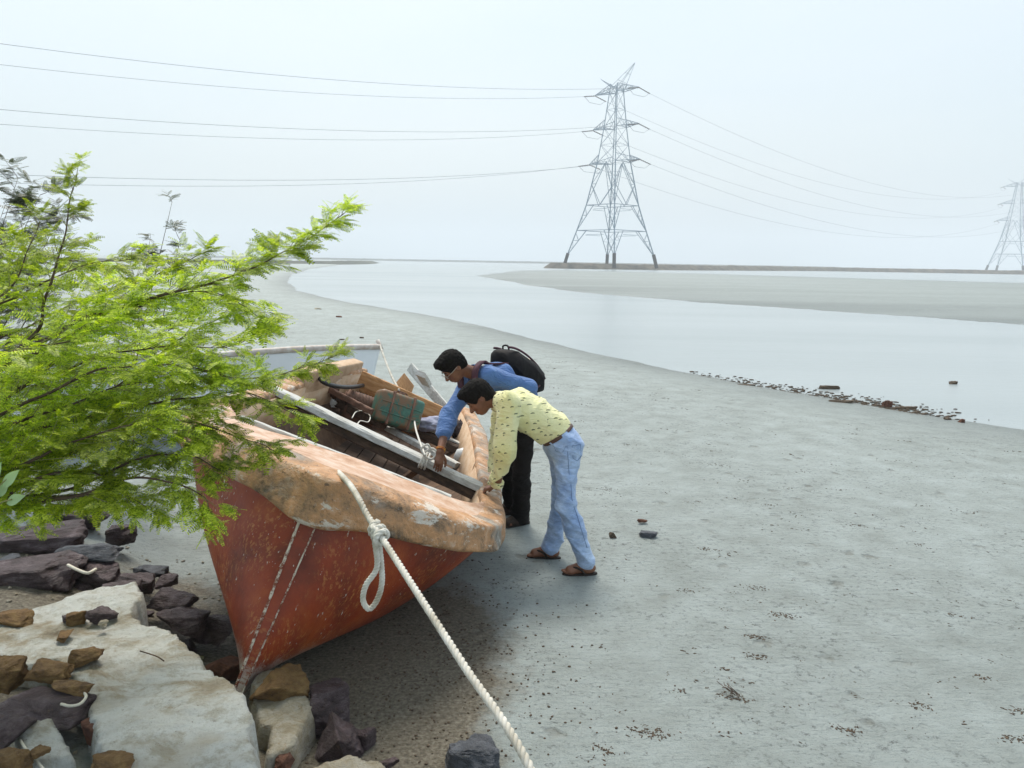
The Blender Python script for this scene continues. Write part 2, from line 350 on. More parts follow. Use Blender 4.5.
def fbm(x, y, s, seed=0):
    r = np.random.default_rng(seed); o = 0; a = 1.
    for k in range(6):
        th = r.uniform(0, 6.28, 4); ph = r.uniform(0, 6.28, 4)
        for t, p in zip(th, ph): o = o + a*np.sin((x*np.cos(t)+y*np.sin(t))*s*(1.83**k)+p+1.3*np.sin((x*np.sin(t)-y*np.cos(t))*s*(1.83**k)*.6+p*2))
        a *= .55
    return o/6
def height(x, y):
    near = np.exp(-np.hypot(x, y)/60)
    wob = fbm(x, y, .35, 3)*(.25+np.hypot(x, y)*.006)
    sdw = -sdf_poly(x, y, water_poly) + wob*.6
    fl = sdf_poly(x, y, flat_poly) + wob*1.2
    h = np.where(sdw > 0, WZ+.25*(1-np.exp(-np.maximum(sdw, 0)/3.0)), WZ-.3*(1-np.exp(np.minimum(sdw, 0)/4)))
    h = np.maximum(h, np.where(fl > 0, WZ+.10*(1-np.exp(-np.maximum(fl, 0)/14)), -2))
    h += near*(.012*fbm(x, y, 1.6, 5)+.005*fbm(x, y, 7, 6))
    b = sdf_poly(x, y, bank_line); t = np.clip((b+.05)/1.1, 0, 1); h += .36*t*t*(3-2*t) + np.clip(b, 0, 1)*.02*fbm(x, y, 6, 8)
    return h
ang = np.concatenate([np.linspace(-48, 48, 360), np.linspace(50, 310, 60)]); ang = np.radians(ang)
rad = np.concatenate([[.3], np.exp(np.linspace(math.log(.8), math.log(2400), 620))])
A, Rr = np.meshgrid(ang, rad); X = Rr*np.sin(A); Y = Rr*np.cos(A); Z = height(X, Y)
na, nr = len(ang), len(rad)
V = np.stack([X, Y, Z], -1).reshape(-1, 3); V = np.vstack([V, [[0, 0, .3]]])
i, j = np.meshgrid(np.arange(nr-1), np.arange(na), indexing='ij'); j2 = (j+1) % na
Fq = np.stack([i*na+j, i*na+j2, (i+1)*na+j2, (i+1)*na+j], -1).reshape(-1, 4)[:, ::-1]
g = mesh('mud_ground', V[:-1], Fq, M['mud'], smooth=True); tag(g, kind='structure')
def gz(x, y): return float(height(np.array([x]), np.array([y]))[0])
wa = np.radians(np.linspace(0, 360, 97)[:-1]); wr = [4, 2400]
Vw = np.array([[r*math.sin(t), r*math.cos(t), WZ] for r in wr for t in wa]); n_ = len(wa)
w = mesh('water', Vw, np.array([[k, (k+1) % n_, n_+(k+1) % n_, n_+k] for k in range(n_)])[:, ::-1], M['water']); tag(w, kind='structure')
def levee(name, line, h, wd, m, seed, label=None):
    P = spline([(x, y, 0) for x, y in line], 160); v = []; n = 9
    for k, p in enumerate(P):
        t = (P[min(k+1, 159)]-P[max(k-1, 0)]).normalized(); nn = Vector((-t.y, t.x, 0)); e = min(1, k/6, (159-k)/6)
        for q in range(n):
            s = q/(n-1)*2-1; zz = -1+(h*e+1)*min(1, (1-abs(s))*2.2)
            jit = mnoise.noise(Vector((p.x*.15+seed, p.y*.15, q)))*h*.28
            v.append(p+nn*(s*wd+jit*2)+Vector((0, 0, zz+(jit if abs(s) < .9 else 0))))
    f = [(k*n+q, (k+1)*n+q, (k+1)*n+q+1, k*n+q+1) for k in range(159) for q in range(n-1)]
    return tag(recalc(mesh(name, v, f, m, smooth=False)), label, kind='structure')
# low embankment carrying the pylons, the far shore, the far left bank
levee('embankment', [(16, 306), (24, 304), (60, 318), (110, 370), (170, 430), (260, 440), (330, 420), (480, 410), (700, 420)], 1.75, 9, M['bank'], 1)
levee('hinterland', [(30, 345), (110, 420), (250, 640), (500, 700), (900, 700)], 1.5, 22, M['bank'], 5)
levee('far_shore', [(-400, 900), (-150, 960), (100, 1000), (500, 1150)], 2.0, 30, M['far'], 2)
levee('left_bank', [(-260, 180), (-150, 230), (-95, 262), (-75, 330), (-90, 470)], .9, 12, M['far'], 3)

# ------------------------------------------------------------------ pylons and lines
TL = [Vector((37, 300, 1.6)), Vector((404, 636, 1.3)), Vector((-339, -36, 1.6))]
ld = (TL[1]-TL[0]); ld.z = 0; ld.normalize(); ad_ = Vector((ld.y, -ld.x, 0))
ARM = [(42, 12.4, 6.2), (56, 11.2, 4.4), (70, 10.6, 2.6)]
TZ = .905
def hd(z): return float(np.interp(z, [0, 14, 24.5, 42, 56, 70, 73], [17.8, 13.2, 9.9, 6.2, 4.2, 2.6, 2.2]))
def corner(z, k):
    a = math.pi/4+k*math.pi/2; r = hd(z); return ad_*r*math.cos(a)+ld*r*math.sin(a)+Vector((0, 0, z*TZ))
def tower():
    t = empty('transmission_tower', TL[0])
    lv = [3.5, 14, 24.5, 33, 42, 49, 56, 63, 70, 73]
    for k in range(4):
        b = MB(); b.bar(corner(-1.2, k), corner(4.4, k), 1.2); b.build('leg_stub', M['darkleg'], t)
        b = MB()
        for z0, z1 in zip(lv, lv[1:]): b.bar(corner(z0, k), corner(z1, k), .40 if z0 < 42 else .30)
        b.build('leg', M['steel'], t)
        b = MB(); k2 = (k+1) % 4
        def mid(z, s=.5): return corner(z, k).lerp(corner(z, k2), s)
        # two big inverted-V panels at the base, then X bracing
        for z0, z1 in ((3.5, 14), (14, 24.5)):
            top = mid(z1); b.bar(corner(z0, k), mid(z1, .27), .2); b.bar(corner(z0, k2), mid(z1, .73), .2)
            b.bar(corner(z1, k), corner(z1, k2), .22); b.bar(mid(z1, .27)+Vector((0, 0, -1.6)), mid(z1, .73)+Vector((0, 0, -1.6)), .14)
            for s in (.3, .6):
                zc = z0+(z1-z0)*s
                b.bar(corner(zc, k), corner(z0, k).lerp(mid(z1, .27), s), .10); b.bar(corner(zc, k2), corner(z0, k2).lerp(mid(z1, .73), s), .10)
                b.bar(corner(z0+(z1-z0)*(s+.3), k), corner(z0, k).lerp(mid(z1, .27), s), .09); b.bar(corner(z0+(z1-z0)*(s+.3), k2), corner(z0, k2).lerp(mid(z1, .73), s), .09)
        b.bar(mid(24.5, .0), mid(42, .5), .17); b.bar(mid(24.5, 1.), mid(42, .5), .17); b.bar(mid(33, 0), mid(24.5, .5), .17); b.bar(mid(33, 1), mid(24.5, .5), .17)
        b.bar(mid(33, 0), mid(42, .5), .14); b.bar(mid(33, 1), mid(42, .5), .14)
        for s in (.25, .5, .75):
            b.bar(corner(24.5+17.5*s, k), corner(24.5, k).lerp(mid(42, .5), s), .09); b.bar(corner(24.5+17.5*s, k2), corner(24.5, k2).lerp(mid(42, .5), s), .09)
        for z0, z1 in zip(lv[4:], lv[5:]):
            b.bar(corner(z0, k), corner(z1, k2), .09); b.bar(corner(z0, k2), corner(z1, k), .09)
            b.bar(corner(z0, k), corner(z0, k2), .09)
        b.build('bracing', M['steel'], t)
    # hanging bracing bundle inside the base, seen as the dense middle V
    for (z, L, w) in ARM:
        for s in (-1, 1):
            b = MB(); tip = ad_*L*s+Vector((0, 0, (z+.3)*TZ))
            cs = [k for k in range(4) if (corner(z, k)-Vector((0, 0, z*TZ))).dot(ad_)*s > 0]
            for k in cs:
                lo = corner(z, k); hi = corner(z+3.2, k)
                b.bar(lo, tip, .2); b.bar(hi, tip, .17)
                for q in (.25, .5, .75): b.bar(lo.lerp(tip, q), hi.lerp(tip, q-.2 if q > .2 else q), .10); b.bar(lo.lerp(tip, q-.25), hi.lerp(tip, q), .10)
            for q in (0, .25, .5, .75):
                b.bar(corner(z, cs[0]).lerp(tip, q), corner(z, cs[1]).lerp(tip, q+.2), .14)
            b.build('cross_arm', M['steel'], t)
            for e in (-1, 1):
                i_ = MB(); p0 = tip+Vector((0, 0, -.2)); p1 = tip+ld*e*6.0+Vector((0, 0, -1.3)); i_.tube([p0.lerp(p1, q/12) for q in range(13)], [.12 if q % 2 else .24 for q in range(13)], 6); i_.build('insulator_string', M['darkleg'], t)
            i_ = MB(); i_.tube([tip+ld*6+Vector((0, 0, -1.3)), tip+ld*3+Vector((0, 0, -3)), tip-ld*3+Vector((0, 0, -3)), tip-ld*6+Vector((0, 0, -1.3))], .07, 4); i_.build('jumper', M['wire'], t)
    for s in (-1, 1):
        b = MB(); tip = ad_*8.2*s+Vector((0, 0, (80 if s > 0 else 76.5)*TZ))
        for k in range(4): b.bar(corner(70 if k in (0, 3) else 72, k), tip, .10)
        for q in (.3, .6): b.bar(corner(70, 0).lerp(tip, q), corner(72, 2).lerp(tip, q), .10)
        b.build('earthwire_peak', M['steel'], t)
    return t
tw = tower()
tag(tw, 'tall lattice pylon standing on the far mudflat bank behind the two men', 'pylon', 'lattice power pylons')
def copy_tree(o, parent=None):
    c = o.copy(); COL.objects.link(c)
    if parent: c.parent = parent
    for ch in [x for x in bpy.data.objects if x.parent == o]: copy_tree(ch, c)
    return c
t2 = copy_tree(tw); t2.location = TL[1]; t2.scale = (1.06, 1.06, 1.06); t2['label'] = 'smaller distant lattice pylon at the right edge of the view'
lvl_n = ['lowest', 'middle', 'topmost']
for e, o_ in ((1, TL[1]), (-1, TL[2])):
    for li, (z, L, w_) in enumerate(ARM):
        for s in (-1, 1):
            a0 = TL[0]+ad_*L*s+Vector((0, 0, z*TZ-1))+ld*6*e; b0 = o_+ad_*L*s+Vector((0, 0, z*TZ-1))-ld*6*e; sag = 17.5 if e > 0 else 22
            P = [a0.lerp(b0, q/60)-Vector((0, 0, 4*sag*(q/60)*(1-q/60))) for q in range(61)]
            b = MB(); b.tube(P, .052, 5)
            o = b.build('power_line', M['wire'], None, True)
            tag(o, f"{lvl_n[li]} {'nearer' if s>0 else 'farther'} overhead wire running from the tall pylon to the {'right' if e>0 else 'left'}", 'power line', 'overhead power lines')

# ------------------------------------------------------------------ rocks
def rock(name, m, loc, size, seed, rot=0, label=None, cat='rock', group=None, tilt=(0, 0), npts=16, disp=.05, bev=.05, sub=3, flat=1.0):
    r = random.Random(seed); b = bmesh.new()
    for k in range(npts):
        v = Vector((r.gauss(0, 1), r.gauss(0, 1), r.gauss(0, 1))).normalized()
        v = Vector((max(-.8, min(.8, v.x*1.15)), max(-.8, min(.8, v.y*1.15)), max(-.62*flat, min(.62*flat, v.z*1.2)))); v *= r.uniform(.85, 1.05); b.verts.new(v)
    bmesh.ops.convex_hull(b, input=b.verts)
    for v in [v for v in b.verts if not v.link_faces]: b.verts.remove(v)
    bmesh.ops.dissolve_limit(b, angle_limit=.2, verts=b.verts, edges=b.edges)
    bmesh.ops.bevel(b, geom=b.edges[:], offset=bev, segments=2, affect='EDGES', profile=.6, clamp_overlap=True)
    bmesh.ops.triangulate(b, faces=b.faces)
    bmesh.ops.subdivide_edges(b, edges=[e for e in b.edges if e.calc_length() > .25], cuts=2, use_grid_fill=True); bmesh.ops.triangulate(b, faces=b.faces)
    bmesh.ops.subdivide_edges(b, edges=b.edges[:], cuts=sub-1, use_grid_fill=True) if sub > 1 else None
    sv_ = Vector((seed*3.1, seed*1.7, 0)); mx = max(size)
    for v in b.verts:
        n = v.co.normalized(); q = Vector((v.co.x*size[0], v.co.y*size[1], v.co.z*size[2]))
        d = mnoise.fractal(q/mx*3.5+sv_, .8, 2.1, 7)*disp*1.3 + (mnoise.noise(Vector((q.x/mx, q.y/mx, q.z/mx*7))*2+sv_))*disp*.8
        v.co += n*d
        v.co = Vector((v.co.x*size[0]*.6, v.co.y*size[1]*.6, v.co.z*size[2]*.8))
    me = bpy.data.meshes.new(name); b.normal_update(); b.to_mesh(me); b.free(); me.materials.append(m)
    me.polygons.foreach_set('use_smooth', np.ones(len(me.polygons), bool))
    try: me.set_sharp_from_angle(angle=R_(38))
    except Exception: pass
    o = bpy.data.objects.new(name, me); COL.objects.link(o); o.location = loc; o.rotation_euler = (tilt[0], tilt[1], rot)
    tag(o, label, cat, group); return o
def slab(name, outline, ztop, zbot, m, seed, tilt=(0, 0), rough=.012, label=None, cat='rock slab', group=None, res=.014, cut=.034, hole=.0):
    """a broken slab: outline with a chipped edge, a pitted uneven top and steep sides"""
    P = np.array([(p[0], p[1]) for p in outline]); c = P.mean(0)
    x0, y0 = P.min(0)-.06; x1, y1 = P.max(0)+.06
    gx = np.arange(x0, x1, res); gy = np.arange(y0, y1, res); X_, Y_ = np.meshgrid(gx, gy)
    d = sdf_poly(X_, Y_, [tuple(p) for p in P])+fbm(X_, Y_, 9, seed)*.05+fbm(X_, Y_, 30, seed+1)*.026+fbm(X_, Y_, 70, seed+9)*.003
    nx, ny = len(gx), len(gy)
    top = ztop+tilt[0]*(X_-c[0])+tilt[1]*(Y_-c[1])+fbm(X_, Y_, 3.5, seed+2)*rough*2.6+fbm(X_, Y_, 11, seed+3)*rough*1.4+np.abs(fbm(X_, Y_, 30, seed+4))*rough*.9
    t = np.clip(d/cut, 0, 1); zz = zbot+(top-zbot)*np.sqrt(t*(2-t)); zz = np.where(d <= 0, zbot, zz)
    v = np.stack([X_, Y_, zz], -1).reshape(-1, 3); keep = (d > -res*1.2)
    i, j = np.meshgrid(np.arange(ny-1), np.arange(nx-1), indexing='ij'); k = (keep[:-1, :-1] & keep[1:, :-1] & keep[:-1, 1:] & keep[1:, 1:])
    f = np.stack([i*nx+j, i*nx+j+1, (i+1)*nx+j+1, (i+1)*nx+j], -1)[k]
    used = np.unique(f); mp_ = -np.ones(len(v), int); mp_[used] = np.arange(len(used))
    v = v[used]; f = mp_[f]; o0 = np.array([c[0], c[1], zbot])
    nb = len(v); vb = v.copy(); vb[:, 2] = zbot-.05; v2 = np.vstack([v, vb])-o0; f2 = np.vstack([f, f[:, ::-1]+nb])
    o = mesh(name, v2, f2, m, smooth=True); o.location = o0
    b = bmesh.new(); b.from_mesh(o.data)
    be = [e for e in b.edges if len(e.link_faces) == 1]; 
    try: bmesh.ops.bridge_loops(b, edges=be)
    except Exception: pass
    b.to_mesh(o.data); b.free()
    return tag(o, label, cat, group)
def pw(l, z): return [tuple(atz(x, y, z).xy) for x, y in l]
slab('rock_slab', pw([(136, 581), (95, 585), (70, 592), (30, 606), (-30, 612), (-60, 640), (-20, 668), (45, 664), (70, 690), (88, 715), (95, 745), (110, 800), (262, 800), (256, 740), (262, 716), (240, 690), (212, 660), (180, 631), (157, 622), (140, 612), (146, 590)], .47), .47, .02, M['slab'], 11, (.02, -.01), .014,
     'large pale grey-white weathered slab in the foreground left of the bow')
slab('rock_slab', pw([(20, 722), (52, 716), (62, 722), (80, 752), (60, 762), (15, 768), (8, 745)], .50), .50, .1, M['slab'], 21, (0, .02), .01,
     'small square grey-white slab at the bottom left corner among ochre rocks', res=.016, cut=.02)
slab('rock_slab', pw([(300, 770), (318, 757), (350, 753), (385, 760), (400, 790), (290, 800)], .14), .14, -.05, M['palerock'], 31, (0, 0), .012,
     'pale crusty slab cut by the bottom edge below the dark rocks', res=.016, cut=.03)
slab('rock_slab', pw([(244, 690), (262, 676), (282, 671), (300, 678), (312, 700), (312, 730), (300, 750), (262, 760), (256, 720)], .16), .17, -.1, M['palerock'], 41, (-.03, .02), .012,
     'pale crusted block under the foot of the boat stem', res=.016, cut=.03)
rock('rock', M['yellow'], atz(278, 693, .15), (.30, .26, .22), 5, .5, 'large rounded ochre rock wedged right under the bow tip', group=None, disp=.06)
stones = [  # px, py, z, size xyz, seed, rot, mat, label, group
 (30, 545, .36, (.75, .42, .28), 51, .2, 'purple', 'broad layered dark purple rock under the bush, far left'),
 (20, 575, .36, (.70, .38, .26), 52, .1, 'purple', 'long dark purple rock below the layered one at the left edge'),
 (95, 572, .30, (.45, .30, .22), 53, -.2, 'purple', 'dark purple rock between the grey flat rock and the pale slab'),
 (75, 520, .30, (.5, .35, .24), 54, .4, 'purple', 'dark rock in the deep shade of the bush branches'),
 (120, 535, .28, (.22, .2, .2), 55, .3, 'purple', 'small reddish dark rock standing behind the grey flat rock'),
 (90, 553, .42, (.36, .26, .14), 56, -.15, 'greyrock', 'flat bluish grey rock lying on top of the dark purple rocks'),
 (122, 590, .34, (.22, .16, .12), 57, .6, 'purple', 'small dark rock just off the far corner of the pale slab'),
 (138, 583, .32, (.2, .16, .14), 58, .2, 'purple', 'dark rock touching the far corner of the pale slab'),
 (150, 570, .24, (.26, .14, .1), 59, -.3, 'greyrock', 'thin grey slaty rock on the sand behind the pale slab'),
 (165, 581, .20, (.16, .12, .08), 60, .3, 'purple', 'small lone dark rock on the sand left of the hull'),
 (172, 602, .22, (.36, .18, .12), 61, -.5, 'purple', 'long dark splintered rock along the slab edge left of the hull'),
 (185, 620, .20, (.34, .22, .16), 62, -.4, 'purple', 'dark purple rock beside the slab edge nearest the hull'),
 (212, 632, .14, (.42, .26, .2), 63, -.5, 'purple', 'shaded dark rock in the gap between slab and hull'),
 (225, 668, .10, (.34, .2, .16), 64, .1, 'brick', 'brown shaded rock under the left side of the bow'),
 (330, 712, .06, (.20, .26, .3), 65, .3, 'purple', 'dark purple rock right of the pale block under the stem'),
 (338, 742, .06, (.26, .2, .26), 66, .9, 'purple', 'darker rock below the purple one, bottom centre left'),
 (368, 740, .03, (.09, .08, .1), 67, .2, 'purple', 'small dark stone at the end of the row by the pale slab'),
 (385, 764, .03, (.14, .08, .05), 68, .2, 'purple', 'flat dark chip at the bottom edge left of the grey block'),
 (285, 762, .12, (.10, .07, .06), 69, .2, 'brick', 'small reddish stone in the crack at the bottom edge'),
 (472, 762, .03, (.26, .25, .24), 70, .1, 'greyrock', 'squarish grey-topped rock on the mud left of the rope'),
 (10, 620, .49, (.26, .16, .1), 71, .3, 'yellow', 'flat ochre rock at the left edge on the pale slab'),
 (4, 674, .50, (.16, .17, .13), 72, .2, 'yellow', 'ochre rock cut by the left edge beside the pair of ochre rocks'),
 (46, 672, .50, (.21, .15, .12), 73, .1, 'yellow', 'largest blocky ochre rock of the group on the slab'),
 (86, 657, .50, (.15, .09, .08), 74, .5, 'yellow', 'pointed ochre rock right of the blocky one on the slab'),
 (70, 688, .50, (.22, .10, .06), 75, -.1, 'yellow', 'low flat ochre rock below the blocky one'),
 (78, 619, .50, (.10, .08, .08), 76, .2, 'yellow', 'small ochre stone beside the purple stone on the slab'),
 (101, 616, .50, (.15, .09, .10), 77, .8, 'purple', 'small purple stone sitting on the pale slab'),
 (103, 625, .50, (.045, .045, .045), 78, .2, 'palerock', 'round pale pebble next to the small purple stone'),
 (66, 619, .50, (.05, .05, .04), 79, .2, 'purple', 'tiny dark pebble left of the small ochre stone'),
 (66, 637, .48, (.07, .10, .05), 80, .2, 'yellow', 'rusty ochre sliver set in the slab above the ochre rocks'),
 (6, 742, .50, (.20, .26, .15), 81, .4, 'purple', 'purple rock cut by the left edge beside the small square slab'),
 (40, 708, .46, (.42, .22, .12), 82, -.2, 'purple', 'flat purple rock between the two grey-white slabs'),
 (8, 765, .52, (.16, .10, .09), 83, .2, 'yellow', 'ochre rock in the very bottom left corner'),
 (40, 752, .53, (.07, .07, .03), 84, .2, 'yellow', 'small ochre chip lying on the small square slab'),
 (112, 766, .50, (.16, .10, .08), 85, .2, 'yellow', 'ochre rock at the bottom edge right of the small slab'),
 (92, 735, .42, (.12, .16, .10), 86, .2, 'brick', 'brown stone in the crack between the two slabs'),
 (642, 521, .01, (.10, .05, .04), 90, .2, 'brick', 'small reddish brick piece on the mud, uppermost of three'),
 (613, 535, .01, (.065, .06, .06), 91, .2, 'debris', 'small dark stone on the mud right of the sandals'),
 (648, 534, .01, (.16, .09, .05), 92, -.2, 'greyrock', 'flat purplish grey stone on the mud next to the brick piece'),
]
for k, (x, y, z, sz, sd, ro, mt, lb) in enumerate(stones):
    sz = (sz[0], sz[1], sz[2]*(.72 if sz[0] > .2 else .9)); p = atz(x, y, z); rock('rock' if sz[0] > .12 else 'stone', M[mt], p, sz, sd, ro, lb, 'rock' if sz[0] > .12 else 'stone', tilt=(random.uniform(-.12, .12), random.uniform(-.12, .12)), disp=.07)
for x, y, sz, sd, mt, lb in [(830, 389, (.45, .12, .12), 101, 'debris', 'log-like brown lump lying in the shallow water off the shoreline'), (953, 384, (.18, .10, .12), 102, 'debris', 'lone brown rock standing out in the water on the right'),
     (887, 407, (.20, .15, .2), 103, 'brick', 'upright brown stone in the shoreline debris'), (903, 409, (.55, .10, .08), 104, 'debris', 'long dark driftwood in the debris right of the upright stone'),
     (842, 404, (.45, .10, .07), 105, 'debris', 'dark driftwood piece at the water edge below the log'), (961, 424, (.12, .1, .1), 106, 'brick', 'small brown stone at the right end of the debris line'), (948, 421, (.14, .1, .07), 108, 'debris', 'tiny dark stone just left of the right end of the debris line'),
     (748, 386, (.5, .12, .04), 107, 'debris', 'flat dark weed clump at the left end of the debris line'), (318, 308, (.34, .2, .10), 110, 'palerock', 'pale lump on the far mud left of the channel'), (339, 316, (.26, .2, .09), 111, 'brick', 'brown lump on the far mud below the pale one'),
     (362, 337, (.15, .12, .06), 112, 'debris', 'dark clod on the mud right above the white boat'), (342, 339, (.15, .12, .05), 113, 'debris', 'dark clod on the mud directly above the white boat rail')]:
    p = atz(x, y, WZ if x > 500 else 0); p.z = max(gz(p.x, p.y), WZ)+sz[2]*.12; rock('stone', M[mt], p, sz, sd, 0, lb, 'stone', disp=.09)

random.seed(77)
for k in range(30):
    x = random.uniform(-5, 225); y = 530+x*.42+random.gauss(18, 26)
    if y < 525 or y > 690: continue
    p = atz(x, y, .28); sz = random.uniform(.05, .14); p.z = gz(p.x, p.y)+sz*.12
    if sdf_poly(np.array([p.x]), np.array([p.y]), pw([(136, 581), (30, 606), (-60, 640), (110, 800), (262, 800), (262, 716), (180, 631)], .47))[0] > -.03: continue
    rock('rock_fragment', M[random.choice(['purple', 'purple', 'brick', 'greyrock'])], p, (sz*1.6, sz, sz*.5), 200+k, random.uniform(0, 3), 'small dark purple-brown fragment lying among the rocks left of the hull', 'rock', 'small dark rock fragments', npts=12, sub=2)
# debris stuff on the mud
def blobs(spots, name, m, label=None):
    t = bmesh.new(); bmesh.ops.create_icosphere(t, subdivisions=1, radius=1); tv = np.array([v.co[:] for v in t.verts]); tf = np.array([[v.index for v in f.verts] for f in t.faces]); t.free()
    vs = []; fs = []; k = 0
    for (x, y, z, sx, sy, sz, a) in spots:
        v = tv*(1+rng.uniform(-.35, .35, (len(tv), 1)))*[sx, sy, sz]; c, s = math.cos(a), math.sin(a)
        v = np.stack([v[:, 0]*c-v[:, 1]*s, v[:, 0]*s+v[:, 1]*c, v[:, 2]], -1)+[x, y, z]; vs.append(v); fs.append(tf+k); k += len(tv)
    return mesh(name, np.vstack(vs), np.vstack(fs), m)
sp = []
def clump(x, y, n, r, s, ang_=None):
    a = ang_ if ang_ is not None else random.uniform(-.6, .3)
    for _ in range(n):
        u, w_ = random.gauss(0, r), random.gauss(0, r*.5); X_ = x+u*math.cos(a)-w_*math.sin(a); Y_ = y+u*math.sin(a)+w_*math.cos(a)
        q = s*random.uniform(.25, 1.1); sp.append((X_, Y_, .0, q*random.uniform(.7, 2.0), q*.6, q*.4, random.uniform(0, 3.1)))
for (x, y, n, r) in [(735, 697, 24, .035), (648, 733, 40, .05), (756, 635, 22, .035), (756, 655, 18, .035), (785, 614, 24, .05), (755, 586, 16, .04), (710, 549, 14, .05), (847, 728, 18, .03), (920, 703, 14, .04), (983, 676, 10, .03), (1012, 737, 18, .04), (960, 615, 8, .03), (860, 524, 8, .05), (770, 502, 8, .05), (717, 463, 10, .08), (605, 488, 10, .06), (840, 487, 8, .06), (920, 543, 8, .05), (965, 508, 10, .07), (690, 590, 10, .04), (680, 690, 8, .03), (1020, 710, 10, .04), (725, 668, 5, .02), (606, 750, 12, .03)]:
    p = atz(x, y, 0); clump(p.x, p.y, int(n*3), r*1.15, .0078)
    for _ in range(3): clump(p.x+random.gauss(0, .25), p.y+random.gauss(0, .25), 5, r*.7, .006)
for _ in range(1500):
    x = random.uniform(-.5, 12); y = random.uniform(2.4, 22)
    if x > y*.9 or height(np.array([x]), np.array([y]))[0] < -.12: continue
    clump(x, y, random.choice([1, 1, 2, 3, 5, 9]), .025+y*.004, random.uniform(.003, .008)*(1+y*.06))
for _ in range(800):      # grit in the lee of the boat
    x = random.gauss(-.35, .4); y = random.gauss(4.0, .8); s = random.uniform(.003, .008)
    sp.append((x, y, gz(x, y) if x < -.6 else 0, s*1.3, s, s*.8, random.uniform(0, 3)))
sp = [(a, b, (gz(a, b)+s*.3), c, d, s, e) for (a, b, z, c, d, s, e) in sp]
tag(blobs(sp, 'mud_debris', M['debris']), 'dark crumbs and bits of dried weed scattered over the mud', 'debris', kind='stuff')
sp = []
line = [atz(x, y, WZ) for x, y in shore_px[1:12]]
cl = [(random.choice([1, 1, 2, 2, 3, 3, 4, 5]), random.random(), random.gauss(0, .35)) for _ in range(26)]
for _ in range(1300):
    k, tt, off = random.choice(cl); tt = min(1, max(0, tt+random.gauss(0, .07))); p = line[k].lerp(line[k+1], tt)+Vector((0, off, 0)); s = random.uniform(.008, .035)*random.choice([.4, .6, 1])
    sp.append((p.x+random.gauss(0, .35), p.y+random.gauss(-.1, .35), WZ+.008, s*1.8, s*.8, s*.5, random.uniform(-.6, .2)))
tag(blobs(sp, 'shoreline_debris', M['debris']), 'line of small dark stones and weed along the water edge', 'debris', kind='stuff')
sp = []
for _ in range(500):
    x = random.uniform(-3.2, -1.4); y = random.uniform(2.4, 5.6); s = random.uniform(.004, .012); sp.append((x, y, gz(x, y)+s*.4, s*1.4, s, s*.8, random.uniform(0, 3)))
tag(blobs(sp, 'gravel', M['palerock']), 'loose pale and brown grit between the foreground rocks', 'gravel', kind='stuff')
# curved pale straws / twigs on the slabs
for k, (pts, rr, mt, lb) in enumerate([([(61, 704), (70, 706), (80, 704), (86, 697), (84, 692)], .006, 'shell', 'curved pale stick lying under the flat ochre rock'), ([(20, 740), (28, 752), (36, 760), (44, 770)], .005, 'shell', 'straight pale stick across the bottom left rocks'),
     ([(140, 651), (150, 654), (158, 657), (164, 661)], .003, 'bark', 'thin dark twig on the middle of the pale slab'), ([(68, 565), (78, 570), (88, 573), (96, 569)], .009, 'shell', 'pale curved stick on the dark purple rocks')]):
    b = MB(); b.tube(spline([atz(x, y, .50) for x, y in pts], 14), rr, 6); tag(b.build('stick', M[mt], None, True), lb, 'stick')
b = MB(); p = atz(738, 697, 0)
for k in range(7): b.tube(spline([p+Vector((random.uniform(-.03, .03), random.uniform(-.02, .02), .005)), p+Vector((random.uniform(-.06, 0), .03, .03)), p+Vector((random.uniform(-.13, -.02), random.uniform(.02, .1), .035))], 6), .0018, 4)
tag(b.build('weed_tuft', M['bark']), 'small tuft of dry dark stalks sticking out of the mud', 'weed')

# ------------------------------------------------------------------ the red boat
def boat_matrix(loc, yaw, heel, trim):
    a, b, c = R_(yaw), R_(heel), R_(trim)
    return Matrix.Translation(loc) @ (Matrix.Rotation(a, 4, 'Z') @ Matrix.Rotation(c, 4, 'X') @ Matrix.Rotation(-b, 4, 'Y').inverted().transposed().to_4x4().inverted() if False else Matrix.Rotation(a, 4, 'Z') @ Matrix.Rotation(c, 4, 'X') @ Matrix(((math.cos(b), 0, -math.sin(b), 0), (0, 1, 0, 0), (math.sin(b), 0, math.cos(b), 0), (0, 0, 0, 1))))
BM = boat_matrix((-1.348, 3.596, .134), 2.443, -20.497, -4.844); BI = BM.inverted()
def bw(x, y, z): return BM @ Vector((x, y, z))
def bl(px, py, z):          # photo pixel -> boat-local point at local height z
    o = BI @ Vector((0, 0, CH)); d = BI.to_3x3() @ ray(px, py); return o + d*((z-o.z)/d.z)
LB = 5.4
GW = spline([(.035, .25, 0), (.17, .285, 0), (.36, .37, 0), (.56, .50, 0), (.76, .68, 0), (.925, .90, 0), (1.03, 1.17, 0), (1.06, 1.5, 0), (1.05, 2.0, 0), (1.01, 2.8, 0), (.94, 3.7, 0), (.85, 4.6, 0), (.72, LB, 0)], 90)
def sheer(y): return float(np.interp(y, [.2, .35, .7, 1.13, 2.5, 4.0, 5.4], [1.12, 1.10, 1.02, .965, 1.0, 1.10, 1.16]))
def hull_pt(k, t, side, inset=0.0):
    g = GW[k]; y = g.y; p = float(np.interp(y, [.25, .5, .9, 1.6, 2.2, 5.4], [.58, .50, .43, .40, .42, .48])); zg = sheer(y)-.08
    zk = float(np.interp(y, [0, 1.2, 2, 5.4], [0, .0, .07, .42]))
    b = max(g.x-inset, .004); x = b*(t**p)
    x = max(x, .022 if inset == 0 else .002); zz = zk+inset*.9+(zg-zk-inset*.9)*t
    return Vector((x*side, y - .27*(1-t)*math.exp(-max(0, y-.25)/.7) + (inset*.9 if k < 12 else 0), zz))
